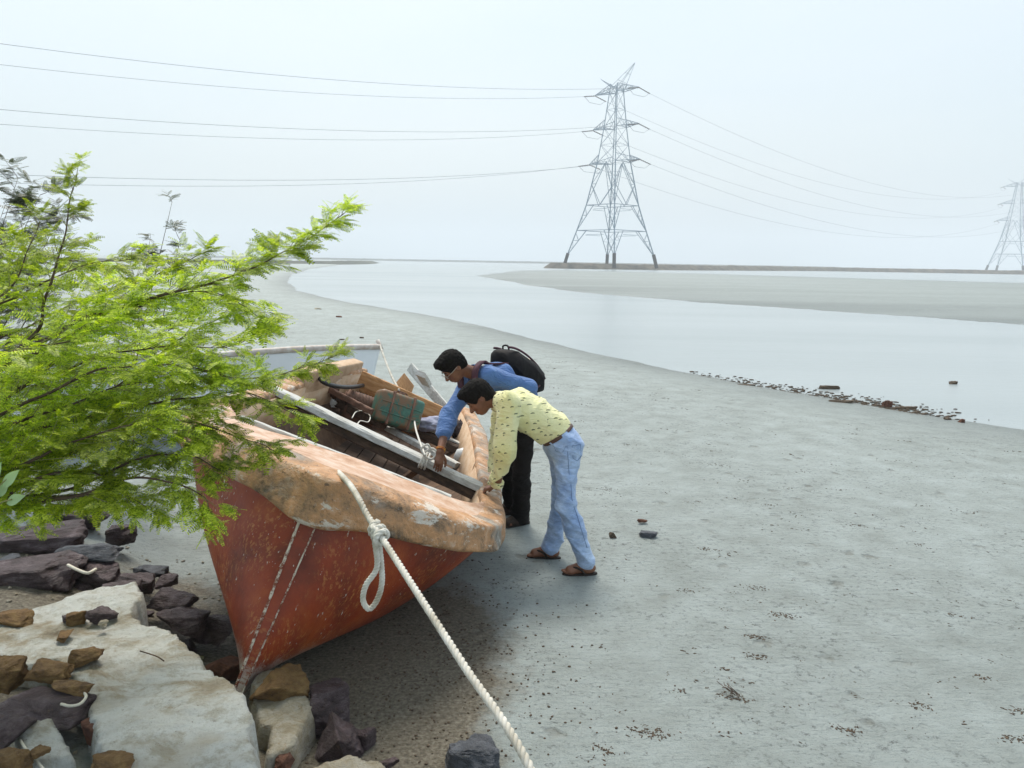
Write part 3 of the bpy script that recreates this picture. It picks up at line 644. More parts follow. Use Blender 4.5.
boat = empty('wooden_boat', mat=BM)
tag(boat, 'large red-brown hulled boat with orange rim lying heeled over on the mud in the foreground', 'boat')
def hull_mesh(inset, name, m, flip=False):
    nt_ = 26; v = []; f = []; K = len(GW)
    for side in (1, -1):
        base = len(v)
        for k in range(K):
            for t in range(nt_+1): v.append(hull_pt(k, (t/nt_)**1.15, side, inset))
        for k in range(K-1):
            for t in range(nt_):
                a = base+k*(nt_+1)+t; q = (a, a+nt_+1, a+nt_+2, a+1); f.append(q if (side > 0) != flip else q[::-1])
    n1 = K*(nt_+1)
    for k in range(K-1):        # keel bottom
        a = k*(nt_+1); f.append((a, n1+a, n1+a+nt_+1, a+nt_+1) if not flip else (a+nt_+1, n1+a+nt_+1, n1+a, a))
    if inset == 0:
        for t in range(nt_): f.append((t, t+1, n1+t+1, n1+t))
    e = (K-1)*(nt_+1)           # transom
    for t in range(nt_): f.append((e+t, n1+e+t, n1+e+t+1, e+t+1) if not flip else (e+t+1, n1+e+t+1, n1+e+t, e+t))
    return mesh(name, v, f, m, boat, True)
hull = hull_mesh(0, 'hull', M['hull']); tag(hull, 'scuffed red-brown painted hull with a pointed stem')
inner = hull_mesh(.05, 'inner_lining', M['brown_wood'], True)
# rim
def outline_full():
    return [Vector((-g.x, g.y, 0)) for g in reversed(GW)] + [g.copy() for g in GW]
OF = outline_full(); OF = [p for i, p in enumerate(OF) if i == 0 or (p-OF[i-1]).length > .004]
def rim_mesh():
    prof = [(-.135, -.20), (-.14, -.02), (-.132, .022), (-.115, .032), (.012, .024), (.034, .016), (.046, -.002), (.056, -.03), (.086, -.108), (.088, -.126), (.078, -.138), (.02, -.148)]
    v = []; f = []; n = len(prof); K = len(OF)
    for k, p in enumerate(OF):
        t = (OF[min(k+2, K-1)]-OF[max(k-2, 0)]).normalized(); nn = Vector((t.y, -t.x, 0)); nn = -nn if nn.dot(Vector((p.x, p.y-2.2, 0))) < 0 else nn
        dn = math.exp(-((p.y-.25)/.35)**2); z = sheer(p.y); nz_ = mnoise.noise(Vector((p.x*3, p.y*3, 1)))*.02
        aft = max(0, min(1, (p.y-1.5)/1.2))
        for q, (a, b) in enumerate(prof):
            a2 = a*(1+.35*dn*(a > 0))+nz_; kn = math.exp(-(p.x/.17)**2); a2 += .035*kn*(a > 0); b2 = b*(1+.35*dn*(b < -.05))-.055*kn*(b < -.02)
            if a < -.1 and b < -.1: b2 -= .12*aft
            if b < -.1 and a > -.05: b2 += .05*aft
            nw = mnoise.noise(Vector((p.x*3+q*.5, p.y*3, 4)))*.012
            v.append(p+nn*(a2+nw)+Vector((0, 0, z+b2+nw)))
    for k in range(K-1):
        for q in range(n): f.append((k*n+q, (k+1)*n+q, (k+1)*n+(q+1) % n, k*n+(q+1) % n))
    f.append(tuple(range(n))); f.append(tuple((K-1)*n+q for q in reversed(range(n))))
    o = mesh('gunwale_rim', v, f, M['rim'], boat, True); return recalc(o)
rim = rim_mesh(); tag(rim, 'thick rounded orange and grey worn rim along the gunwale')
# foredeck (pinkish) between the nose and the white coaming strip
def foredeck():
    xs = np.concatenate([np.linspace(-.965, 0, 24), np.linspace(0, .965, 24)[1:]]); v = []; f = []; ny = 18; gx_ = [g.x for g in GW if g.y < 1.75]; gy_ = [g.y for g in GW if g.y < 1.75]
    for x in xs:
        ax_ = abs(x); y0 = float(np.interp(ax_, gx_, gy_))+.015; y1 = 1.33+.30*max(0, (ax_-.70)/.265)**2.2 if ax_ > .70 else 1.33; y1 = max(y1, y0+.05)
        for i in range(ny):
            y = y0+(y1-y0)*i/(ny-1); v.append((x, y, sheer(y)+.022+.03*(1-ax_)*min(1, i/6)+.012*mnoise.noise(Vector((x*4, y*4, 0)))))
    for j in range(len(xs)-1):
        for i in range(ny-1): a = j*ny+i; f.append((a, a+ny, a+ny+1, a+1))
    o = mesh('foredeck', v, f, M['deck'], boat, True); md = o.modifiers.new('s', 'SOLIDIFY'); md.thickness = .05; md.offset = -1; return o
foredeck()
# stem post with its chipped white beads
def stem():
    v = []; n = 14
    for i in range(n+1):
        t = i/n; z = -.015+1.0*t; w = .022+.030*t; y = -.045+.262*t
        for x, yy in ((-w, y+.09), (-w*.9, y), (w*.9, y), (w, y+.09)): v.append((x, yy, z))
    f = [(i*4+q, (i+1)*4+q, (i+1)*4+(q+1) % 4, i*4+(q+1) % 4) for i in range(n) for q in range(4)]+[(0, 1, 2, 3), (n*4+3, n*4+2, n*4+1, n*4)]
    recalc(mesh('stem_post', v, f, M['hull'], boat))
    for s in (-1, 1):
        b = MB(); pts = []
        for i in range(40):
            t = i/39; z = -.01+.97*t; w = .022+.030*t; pts.append(Vector((s*w*.9, -.047+.255*t, z)))
        b.tube(pts, [(.008 if s < 0 else .0045)+.003*mnoise.noise(Vector((p.z*30, s*5, 0))) for p in pts], 6); b.build('stem_bead', M['bead'], boat, True)
    b = MB(); b.tube([Vector((0, y, z)) for y, z in ((-.02, -.01), (.3, -.012), (1.2, -.01), (2.0, .06), (2.5, .11))], [.028, .028, .03, .03, .03], 8); b.build('keel', M['hull'], boat, True)
stem()
# cross beams
def xspan(y): return float(np.interp(y, [g.y for g in GW], [g.x for g in GW]))
def beam(name, a, b, w, h, m, bv=.012, lab=None, seg=20, jit=.006, sag=0):
    a = Vector(a); b = Vector(b); d = (b-a).normalized(); x = d.cross(Vector((0, 0, 1))).normalized(); y = x.cross(d); v = []; f = []
    pr = [(-.5, -.4), (-.5, .3), (-.38, .5), (.38, .5), (.5, .3), (.5, -.4), (.38, -.5), (-.38, -.5)]
    sd = a.x*7+a.y
    for k in range(seg+1):
        p = a.lerp(b, k/seg)+Vector((0, 0, -sag*4*(k/seg)*(1-k/seg)))
        for q, (i, j) in enumerate(pr):
            e = mnoise.noise(Vector((k*.9+sd, q*1.7, sd)))*jit; v.append(p+x*(i*w+e)+y*(j*h+e))
    n = len(pr)
    for k in range(seg):
        for q in range(n): f.append((k*n+q, (k+1)*n+q, (k+1)*n+(q+1) % n, k*n+(q+1) % n))
    f.append(tuple(range(n))); f.append(tuple(seg*n+q for q in reversed(range(n))))
    o = recalc(mesh(name, v, f, m, boat, False)); return tag(o, lab)
A_ = bl(272, 391, 1.02); B_ = bl(494, 494, .985)
TWY = (A_, B_)
beam('thwart', (A_.x, A_.y, 1.035), (B_.x, B_.y, .985), .135, .06, M['white_beam'], lab='thick whitish weathered crossbeam the man in blue leans on', jit=.01)
beam('thwart_shade_board', (A_.x, A_.y+.01, .965), (B_.x-.05, B_.y+.01, .915), .05, .08, M['dark_wood'])  # dark colour here stands in for the shade beneath the crossbeam
a_ = bl(283, 445, 1.0); b_ = bl(457, 514, .97)
beam('coaming_strip', (-.80, 1.35, 1.005), (.70, 1.35, .995), .055, .035, M['white_beam'], lab='narrow whitish strip along the foredeck edge')
beam('floor_rib', bl(416, 470, .86), bl(394, 486, .50), .06, .05, M['brown_wood'], seg=4)
fl = MB()
for k in range(7):
    fl.box((-.42+k*.14, 3.35, .42), (.13, 3.8, .02), Matrix.Rotation(R_(4.5), 3, 'X'))
fl.build('floor_boards', M['dark_wood'], boat)
for px, py, z, s in ((468, 510, .90, (.14, .20, .20)), (452, 511, .90, (.07, .20, .20))):
    q = bl(px, py, z); b = MB(); b.box(q+Vector((0, .03, -.08)), s, Matrix.Rotation(.15, 3, 'Z')); bevel(b.build('knee_block', M['dark_wood'], boat), .012)
# stern side inner faces, aft bulkhead and bearers
beam('engine_bearer', bl(330, 398, .86), bl(384, 424, .86), .14, .10, M['dark_wood'])
b1 = bl(418, 431, .84); b2_ = bl(470, 455, .84)
beam('engine_bearer', (b1.x-.3, b1.y+.05, .84), (b2_.x, b2_.y, .84), .13, .10, M['dark_wood'])
beam('bearer_top', (b1.x-.3, b1.y+.10, .905), (b2_.x-.06, b2_.y+.06, .905), .09, .02, M['white_beam'])
beam('aft_thwart', bl(388, 428, .8), bl(458, 466, .8), .09, .06, M['white_beam'])
beam('aft_thwart', bl(312, 384, .9), bl(378, 400, .9), .16, .05, M['white_beam'])
beam('long_pole', bl(318, 384, .99), bl(372, 412, .95), .06, .06, M['rust'])
beam('transom_plank', bl(360, 378, 1.13), bl(447, 417, 1.08), .06, .17, M['orange_wood'], lab='orange-brown plank across the stern')
beam('transom_plank', bl(360, 385, 1.0), bl(447, 424, .97), .04, .14, M['orange_wood'])
# high tan cheek block at the port quarter
pa = bl(318, 372, 1.22); pb = bl(363, 366, 1.22)
v = [(pa.x-.05, pa.y, .92), (pa.x-.05, pa.y, 1.20), (pb.x, pb.y, 1.27), (pb.x, pb.y, .92)]
v = [Vector(p) for p in v]; nn = Vector((-.14, 0, 0)); v2 = v+[p+nn for p in v]
o = recalc(mesh('quarter_cheek', v2, [(0, 1, 2, 3), (7, 6, 5, 4), (0, 4, 5, 1), (1, 5, 6, 2), (2, 6, 7, 3), (3, 7, 4, 0)], M['tan_in'], boat)); bevel(o, .02); tag(o, 'tan board cheek with greenish patch at the far stern corner')
# starboard inner face planking
v = []; f = []
ks = [k for k, g in enumerate(GW) if g.y > 1.35]
for k in ks:
    g = GW[k]; v += [(g.x-.142, g.y, sheer(g.y)-.01), (g.x-.17, g.y, sheer(g.y)-.34)]
for i in range(len(ks)-1): f.append((2*i, 2*i+1, 2*i+3, 2*i+2))
for s in (1, -1):
    o = mesh('side_board', [(p[0]*s, p[1], p[2]) for p in v], f if s > 0 else [q[::-1] for q in f], M['tan_in'], boat, True); md = o.modifiers.new('s', 'SOLIDIFY'); md.thickness = .015; md.offset = 0
# rudder and tiller behind the transom
ru = MB(); q0 = bl(388, 392, 1.1); q1 = bl(404, 373, 1.3); q2 = bl(414, 386, 1.15)
P = [q0, q1, q2, q0+Vector((.25, .05, -.35))]; ru.add(P+[p+Vector((0, .05, 0)) for p in P], [(0, 1, 2, 3), (7, 6, 5, 4), (0, 4, 5, 1), (1, 5, 6, 2), (2, 6, 7, 3), (3, 7, 4, 0)])
o = recalc(ru.build('rudder_board', M['orange_wood'], boat)); bevel(o, .008)
beam('tiller_plank', bl(410, 367, 1.32), bl(446, 409, 1.05), .04, .12, M['white_beam'], lab='white plank leaning over the far stern')
beam('tiller_plank', bl(421, 374, 1.36), bl(427, 384, 1.24), .12, .07, M['white_beam'], seg=3, lab='short pale block on the leaning plank')
# things inside the boat
def local_thing(name, loc, rot=(0, 0, 0)):
    m = BM @ Matrix.Translation(loc) @ (Matrix.Rotation(rot[2], 4, 'Z') @ Matrix.Rotation(rot[1], 4, 'Y') @ Matrix.Rotation(rot[0], 4, 'X')); return empty(name, mat=m)
c = (bl(397, 411, 1.02)); ang0 = math.atan2((bl(421, 402, 1.1)-bl(378, 390, 1.1)).y, (bl(421, 402, 1.1)-bl(378, 390, 1.1)).x)
tk = local_thing('fuel_tank', c, (R_(-16), 0, ang0*.55)); tag(tk, 'rusty green metal tank bound with straps standing inside the red boat', 'tank')
def rbox(name, c, d, m, parent, bv, sm=True):
    b = MB(); b.box(c, d); o = b.build(name, m, parent, sm); bevel(o, bv, 4); return o
rbox('tank_body', (0, 0, 0), (.50, .24, .34), M['tank'], tk, .045)
for x in (-.11, .12): rbox('strap', (x, 0, 0), (.032, .256, .356), M['rust'], tk, .05)
for z in (-.06, .05): rbox('rib', (0, -.1195, z), (.44, .014, .014), M['tank'], tk, .005)
b = MB(); b.tube([(.0, 0, .16), (0, 0, .195)], .035, 14); b.build('filler_cap', M['rust'], tk, True)
b = MB(); b.tube(spline([(-.06, 0, .165), (-.05, 0, .20), (.05, 0, .20), (.06, 0, .165)], 12), .007, 6); b.build('carry_handle', M['rust'], tk, True)
en = local_thing('engine', bl(358, 403, .93), (0, 0, ang0*.5)); tag(en, 'brown rusty engine with a ribbed cylinder lying left of the green tank', 'engine')
b = MB(); pts = []; rs = []
for i in range(31):
    t = i/30; pts.append(Vector((-.16+.34*t, 0, .02))); rs.append(.085+.010*(i % 3 == 0)-.03*(t < .1))
b.tube(pts, rs, 18); b.build('cylinder', M['rust'], en, True)
b = MB(); b.tube([(-.75, -.02, .06), (-.16, 0, .02)], .03, 10); b.build('shaft', M['rust'], en, True)
rbox('crankcase', (.05, .02, -.13), (.36, .20, .20), M['rust'], en, .03)
b = MB(); b.tube([(-.30, -.02, .05), (-.25, -.02, .048)], .075, 18); b.build('flange', M['rust'], en, True)
rbox('mount_bracket', (-.62, 0, -.06), (.09, .12, .30), M['rust'], en, .012)
b = MB(); b.tube(spline([bw(*bl(316, 371, 1.15)), bw(*bl(322, 381, 1.12)), bw(*bl(335, 386, 1.10)), bw(*bl(352, 387, 1.08)), bw(*bl(370, 385, 1.05)), bw(*bl(378, 392, .95))], 40), .022, 10)
tag(b.build('hose', M['black'], None, True), 'thick black hose curving from the port side to the green tank', 'hose')
# white fender and bundled cloth by the starboard side
q = bw(*bl(463, 462, .80)); fe = empty('fender', q); tag(fe, 'white rounded plastic float between the crossbeam and the tan side', 'float')
b = MB(); b.tube([(-.06, 0, .0), (-.05, 0, .03), (-.02, 0, .07), (.02, 0, .08), (.06, 0, .06), (.085, 0, .02)], [.02, .055, .075, .078, .062, .02], 16); b.build('body', M['white'], fe, True)
b = MB(); b.tube([(-.10, 0, .0), (-.06, 0, .01)], .028, 12); b.build('neck', M['white'], fe, True)
def cloth_lump(name, p, sz, m, seed, label, cat):
    t = bmesh.new(); bmesh.ops.create_icosphere(t, subdivisions=4, radius=1)
    for v in t.verts:
        n = mnoise.fractal(v.co*1.6+Vector((seed, 0, 0)), 1, 2, 4)*.35+abs(mnoise.noise(v.co*3.5+Vector((seed, 9, 0))))*.3; v.co *= 1+n; v.co = Vector((v.co.x*sz[0], v.co.y*sz[1], v.co.z*sz[2]))
    me = bpy.data.meshes.new(name); t.to_mesh(me); t.free(); me.materials.append(m); me.polygons.foreach_set('use_smooth', np.ones(len(me.polygons), bool))
    o = bpy.data.objects.new(name, me); COL.objects.link(o); o.location = p; return tag(o, label, cat)
M['bluecloth'] = simple('bluish_cloth', (.20, .20, .30), (.45, .47, .58), 8, .9, .4, 0, .01)
M['darkcloth'] = simple('dark_cloth', (.02, .015, .018), (.06, .045, .05), 8, .9, .4, 0, .01)
cloth_lump('cloth_bundle', bw(*bl(432, 424, .98)), (.22, .12, .07), M['bluecloth'], 3, 'crumpled bluish cloth tucked beside the green tank', 'cloth')
cloth_lump('cloth_bundle', bw(*bl(458, 430, .98)), (.07, .09, .10), M['darkcloth'], 5, 'dark rag hanging by the far starboard side behind the blue sleeve', 'cloth')
M['bottle'] = simple('dull_plastic', (.12, .14, .12), (.22, .24, .2), 9, .5, .2)
cloth_lump('cloth_bundle', bw(*bl(334, 402, .84)), (.14, .09, .06), M['white'], 11, 'crumpled white sack lying by the port side ahead of the engine', 'cloth')
cloth_lump('cloth_bundle', bw(*bl(448, 444, .80)), (.10, .06, .05), M['darkcloth'], 13, 'dark wet rag on the bearer beside the blue sleeve', 'cloth')
for k_, (a_, b_, lb_) in enumerate([((330, 410, .74), (392, 440, .72), 'loose brown wooden pole on the boards behind the white crossbeam'), ((372, 424, .78), (420, 436, .76), 'short loose stick below the green tank')]):
    p_ = bw(*bl(*a_)); q_ = bw(*bl(*b_)); b = MB(); b.tube([p_.lerp(q_, i/8)+Vector((0, 0, .006*math.sin(i*1.7))) for i in range(9)], .016-.004*k_, 7); tag(b.build('wooden_pole', M['brown_wood' if k_ == 0 else 'orange_wood'], None, True), lb_, 'pole')
b = MB(); b.tube(spline([bw(*bl(x, y, .9)) for x, y in ((352, 418), (356, 412), (364, 411), (370, 416), (368, 422), (360, 421), (358, 428), (372, 432))], 50), .006, 5); tag(b.build('loose_cord', M['cord'], None, True), 'thin loose loop of cord lying below the green tank', 'cord')
# ropes
rp = [bw(*bl(338, 472, 1.13)), bw(*bl(343, 477, 1.15)), bw(*bl(351, 486, 1.155)), bw(*bl(360, 501, 1.155)), bw(*bl(366, 513, 1.13))]
end = aty(531, 770, 2.15)
knot = rp[-1].lerp(end, .115)
dirn = (end-knot).normalized()
main = spline(rp+[knot.lerp(rp[-1], .4), knot, knot.lerp(end, .3), knot.lerp(end, .65), end, end+dirn*.5+Vector((0, 0, -.25)), end+dirn*.9+Vector((0.1, 0, -.75))], 120)
mr = empty('mooring_rope', rp[0]); tag(mr, 'thick white twisted rope knotted to the bow and running to the bottom edge', 'rope')
def rbuild(name, pts, rad, pitch=.075, m='rope'):
    b = rope_mb([p-mr.location for p in pts], rad, pitch); return b.build(name, M[m], mr, True)
rbuild('rope_run', main, .0150)
kx = dirn; ky = kx.cross(Vector((0, 1, 0))).normalized(); kz = kx.cross(ky)
kp = []
for i in range(60):
    t = i/59*2.3; a = 2*math.pi*t; kp.append(knot+kx*(-.045+.040*t)+ky*(.030*math.cos(a))+kz*(.030*math.sin(a)))
rbuild('knot', kp, .0140)
kq = [knot+kx*a+ky*(.034*math.cos(b))+kz*(.034*math.sin(b)) for a, b in ((-.05, 0), (-.02, 1.2), (.02, 1.0), (.05, 2.4), (.03, 3.8), (-.02, 4.2), (-.05, 5.2))]
rbuild('knot', spline(kq, 40), .0135)
KY = knot.y; l0 = knot+Vector((-.02, 0, -.03))
loop = [l0, aty(377, 567, KY-.03), aty(366, 585, KY-.04), aty(363, 600, KY-.04), aty(369, 609, KY-.04), aty(377, 600, KY-.03), aty(382, 580, KY-.02), knot+Vector((0, .01, -.05))]
rbuild('hanging_loop', spline(loop, 60), .0135, .045)
tr = empty('lashing_cord', bw(*bl(424, 462, 1.06))); tag(tr, 'thin white cord lashed round the white crossbeam and tied up to the green tank', 'cord')
cpts = [bw(*bl(414, 418, .98)), bw(*bl(416, 430, 1.02)), bw(*bl(421, 445, 1.06)), bw(*bl(425, 455, 1.08))]
b = rope_mb([p-tr.location for p in spline(cpts, 30)], .0085, .03); b.build('cord', M['cord'], tr, True)
tc_ = bl(424, 461, 1.02)
def ring(yc, off, rad, n=30, tw_=0.0):
    return [BM @ Vector((tc_.x+off+tw_*math.cos(2*math.pi*i/n), yc+.105*math.cos(2*math.pi*i/n), 1.005+.062*math.sin(2*math.pi*i/n))) for i in range(n+1)]
ty_ = A_.y+(B_.y-A_.y)*((tc_.x-A_.x)/(B_.x-A_.x))
for off in (-.022, 0, .024):
    b = rope_mb([p-tr.location for p in ring(ty_, off, 0)], .009, .03); b.build('wrap', M['cord'], tr, True)
q = bw(*bl(425, 452, 1.09)); lp = [q, q+Vector((.05, 0, .03)), q+Vector((.09, 0, .0)), q+Vector((.06, -.01, -.05)), q+Vector((.01, 0, -.04)), q+Vector((-.03, 0, .02)), q+Vector((.02, 0, .06)), q+Vector((.05, 0, .01))]
b = rope_mb([p-tr.location for p in spline(lp, 40)], .009, .03); b.build('bow_knot', M['cord'], tr, True)
# ------------------------------------------------------------------ the pale boat behind
bow2 = atz(380, 347, 1.1); ax = (atz(188, 351, 1.1)-bow2); ax.z = 0; ax.normalize(); az = math.atan2(ax.y, ax.x)
b2 = empty('rowing_boat', mat=Matrix.Translation((bow2.x, bow2.y, 0)) @ Matrix.Rotation(az-math.pi/2, 4, 'Z') @ Matrix.Translation((0, 0, 1.1)) @ Matrix.Rotation(R_(20), 4, 'Y') @ Matrix.Translation((0, 0, -1.1)))
tag(b2, 'pale grey-white boat lying behind the red one with its bow pointing right', 'boat')
G2 = spline([(.02, 0, 0), (.22, .5, 0), (.42, 1.2, 0), (.56, 2.2, 0), (.60, 3.4, 0), (.5, 5.0, 0)], 40)
def sh2(y): return 1.1-.20*min(1, y/2.2)
v = []; f = []; nt_ = 14
for s in (1, -1):
    base = len(v)
    for k, g_ in enumerate(G2):
        for t in range(nt_+1):
            tt = t/nt_; v.append((s*max(.015, g_.x*tt**float(np.interp(g_.y, [0, 1.5], [1, .5]))), g_.y+(1-tt)*.32*math.exp(-g_.y), (sh2(g_.y)-.02)*tt))
    for k in range(39):
        for t in range(nt_): a = base+k*(nt_+1)+t; q = (a, a+nt_+1, a+nt_+2, a+1); f.append(q)
e = 39*(nt_+1); n1 = 40*(nt_+1)
for t in range(nt_): f.append((e+t, n1+e+t, n1+e+t+1, e+t+1)); f.append((t, t+1, n1+t+1, n1+t))
for k in range(39): a = k*(nt_+1); f.append((a, n1+a, n1+a+nt_+1, a+nt_+1))
o = recalc(mesh('hull', v, f, M['boat2'], b2, True)); md = o.modifiers.new('s', 'SOLIDIFY'); md.thickness = .03
for s in (1, -1):
    b = MB(); b.tube([Vector((g_.x*s, g_.y, sh2(g_.y))) for g_ in G2], .04, 8); b.build('rail', M['boat2rim'], b2, True)
b = MB()
for y in (1.5, 2.8, 4.1): b.box((0, y, .72), (.8, .2, .04))
bevel(b.build('thwart', M['white_beam'], b2), .006)
b = MB(); b.tube([(0, -.02, 1.06), (0, .03, 1.2)], .03, 8); b.build('bow_bitt', M['boat2rim'], b2, True)
P0 = bow2+Vector((.0, 0, .03)); P1 = bw(*bl(399, 390, 1.17))
b = rope_mb(spline([P0, P0.lerp(P1, .35)+Vector((0, 0, -.04)), P0.lerp(P1, .7)+Vector((0, 0, -.04)), P1], 40), .014, .06)
tag(b.build('bow_line', M['rope'], None, True), 'thin white line from the pale boat bow down to the red boat stern plank', 'rope')

# ------------------------------------------------------------------ SDF figures
class SDF:
    def __init__(s, lo, hi, h):
        s.lo = np.array(lo, float); s.h = h; n = np.ceil((np.array(hi)-s.lo)/h).astype(int)+1; s.n = n
        s.g = np.full(n, 1.0, np.float32); s.ax = [(s.lo[i]+np.arange(n[i])*h).astype(np.float32) for i in range(3)]
    def _box(s, lo, hi, m):
        a = np.clip(np.floor((np.array(lo)-m-s.lo)/s.h).astype(int), 0, s.n-1); b = np.clip(np.ceil((np.array(hi)+m-s.lo)/s.h).astype(int)+1, 1, s.n)
        sl = tuple(slice(a[i], b[i]) for i in range(3)); P = np.meshgrid(*[s.ax[i][sl[i]] for i in range(3)], indexing='ij'); return sl, P
    def _un(s, sl, d, k, op):
        g = s.g[sl]
        if op == 'u':
            if k > 0: hh = np.clip(.5+.5*(g-d)/k, 0, 1); g2 = g*(1-hh)+d*hh-k*hh*(1-hh)
            else: g2 = np.minimum(g, d)
        else:
            if k > 0: hh = np.clip(.5-.5*(g+d)/k, 0, 1); g2 = g*(1-hh)-d*hh+k*hh*(1-hh)
            else: g2 = np.maximum(g, -d)
        s.g[sl] = g2
    def cone(s, a, b, ra, rb, k=.02, op='u', flat=None):
        a = np.array(a, float); b = np.array(b, float); R = max(ra, rb); lo = np.minimum(a, b)-R; hi = np.maximum(a, b)+R
        sl, P = s._box(lo, hi, k+.03); q = [P[i]-a[i] for i in range(3)]; ba = b-a
        if flat is not None:
            n, sc = np.array(flat[0], float), flat[1]; n /= np.linalg.norm(n); dn = q[0]*n[0]+q[1]*n[1]+q[2]*n[2]; bn = ba@n
            # squash only the offset from the axis
            l2 = ba@ba+1e-9; t = np.clip((q[0]*ba[0]+q[1]*ba[1]+q[2]*ba[2])/l2, 0, 1); o = [q[i]-t*ba[i] for i in range(3)]; on = o[0]*n[0]+o[1]*n[1]+o[2]*n[2]
            o = [o[i]+n[i]*on*(1/sc-1) for i in range(3)]; d = np.sqrt(o[0]**2+o[1]**2+o[2]**2)-(ra+(rb-ra)*t); d = d*(.5+.5*sc)
        else:
            l2 = ba@ba+1e-9; t = np.clip((q[0]*ba[0]+q[1]*ba[1]+q[2]*ba[2])/l2, 0, 1)
            d = np.sqrt((q[0]-t*ba[0])**2+(q[1]-t*ba[1])**2+(q[2]-t*ba[2])**2)-(ra+(rb-ra)*t)
        s._un(sl, d.astype(np.float32), k, op)
    def ell(s, c, rad, Rm=None, k=.02, op='u'):
        c = np.array(c, float); R = max(rad); sl, P = s._box(c-R, c+R, k+.03); q = [P[i]-c[i] for i in range(3)]
        if Rm is not None: Rm = np.array(Rm); q = [sum(Rm[j][i]*q[j] for j in range(3)) for i in range(3)]   # columns are the local axes
        k0 = np.sqrt(sum((q[i]/rad[i])**2 for i in range(3))); k1 = np.sqrt(sum((q[i]/rad[i]**2)**2 for i in range(3)))+1e-6
        s._un(sl, (k0*(k0-1)/k1).astype(np.float32), k, op)
    def disp(s, fn):
        P = np.meshgrid(*s.ax, indexing='ij'); near = np.abs(s.g) < .08
        d = fn(P[0][near], P[1][near], P[2][near]); s.g[near] += d.astype(np.float32)
    def cut(s, p, n, keep_neg=True):
        P = np.meshgrid(*s.ax, indexing='ij'); d = sum((P[i]-p[i])*n[i] for i in range(3)); s.g = np.maximum(s.g, d.astype(np.float32))
    def mesh(s):
        g = s.g; ins = g < 0; n = g.shape
        c = np.zeros(tuple(k-1 for k in n), np.uint8)
        for dx in (0, 1):
            for dy in (0, 1):
                for dz in (0, 1): c += ins[dx:n[0]-1+dx, dy:n[1]-1+dy, dz:n[2]-1+dz]
        act = (c > 0) & (c < 8); idx = -np.ones(act.shape, np.int64); I = np.argwhere(act); idx[act] = np.arange(len(I))
        acc = np.zeros((len(I), 3)); cnt = np.zeros(len(I))
        for a in range(3):
            o = [(0, 0), (0, 1), (1, 0), (1, 1)]
            for p, q in o:
                e = [0, 0, 0]; b_, c_ = [i for i in range(3) if i != a]; e[b_] = p; e[c_] = q; f0 = I+e; e[a] = 1; f1 = I+e
                g0 = g[tuple(f0.T)]; g1 = g[tuple(f1.T)]; m = (g0 < 0) != (g1 < 0); t = np.zeros(len(I)); t[m] = g0[m]/(g0[m]-g1[m]); pt = f0.astype(float); pt[:, a] += t; acc[m] += pt[m]; cnt[m] += 1
        V = s.lo+(acc/cnt[:, None])*s.h; F = []
        for a in range(3):
            b_, c_ = [(1, 2), (2, 0), (0, 1)][a]; sl0 = [slice(None)]*3; sl1 = [slice(None)]*3; sl0[a] = slice(0, n[a]-1); sl1[a] = slice(1, n[a])
            i0 = ins[tuple(sl0)]; i1 = ins[tuple(sl1)]; E = np.argwhere(i0 != i1); E = E[(E[:, b_] > 0) & (E[:, c_] > 0) & (E[:, b_] < n[b_]-1) & (E[:, c_] < n[c_]-1)]
            fl_ = i0[tuple(E.T)]; q = []
            for db, dc in ((-1, -1), (0, -1), (0, 0), (-1, 0)):
                w_ = E.copy(); w_[:, b_] += db; w_[:, c_] += dc; q.append(idx[tuple(w_.T)])
            q = np.stack(q, 1); q[~fl_] = q[~fl_][:, ::-1]; F.append(q)
        return V, np.vstack(F)
def nrm(v): v = np.array(v, float); return v/np.linalg.norm(v)
def skin_mat(name, c1, c2):
    a = NM(name); a.set(a.ramp(a.noise(18, 4, .6), [(.3, c1), (.7, c2)]), .5); a.p.inputs['Subsurface Weight'].default_value = .08; a.p.inputs['Subsurface Radius'].default_value = (.02, .008, .004); return a.m
M['skin'] = skin_mat('brown_skin', (.15, .060, .031), (.24, .105, .056))
M['hair'] = simple('black_hair', (.002, .0015, .001), (.008, .006, .005), 60, .75, .8, 0, .006, (1, 1, 1))
M['hair'].node_tree.nodes['Principled BSDF'].inputs['Specular IOR Level'].default_value = .15
def cloth(name, c1, c2, sc=6, rough=.85, folds=.32):
    a = NM(name); co = a.co(); a.set(a.ramp(a.noise(sc, 6, .65, co), [(.3, c1), (.7, c2)]), rough); a.p.inputs['Sheen Weight'].default_value = .2
    nn_ = a.math('ABSOLUTE', a.math('SUBTRACT', a.noise(5, 4, .55, a.co((1, 1, 2.4), (0, .5, 0)), 1.8), .5)); b = a.bump(nn_, folds*1.6, .08); a.bump(a.noise(220, 2, .5, co), .15, .001, b); return a
M['blueshirt'] = cloth('blue_shirt_cloth', (.045, .115, .31), (.10, .21, .46)).m
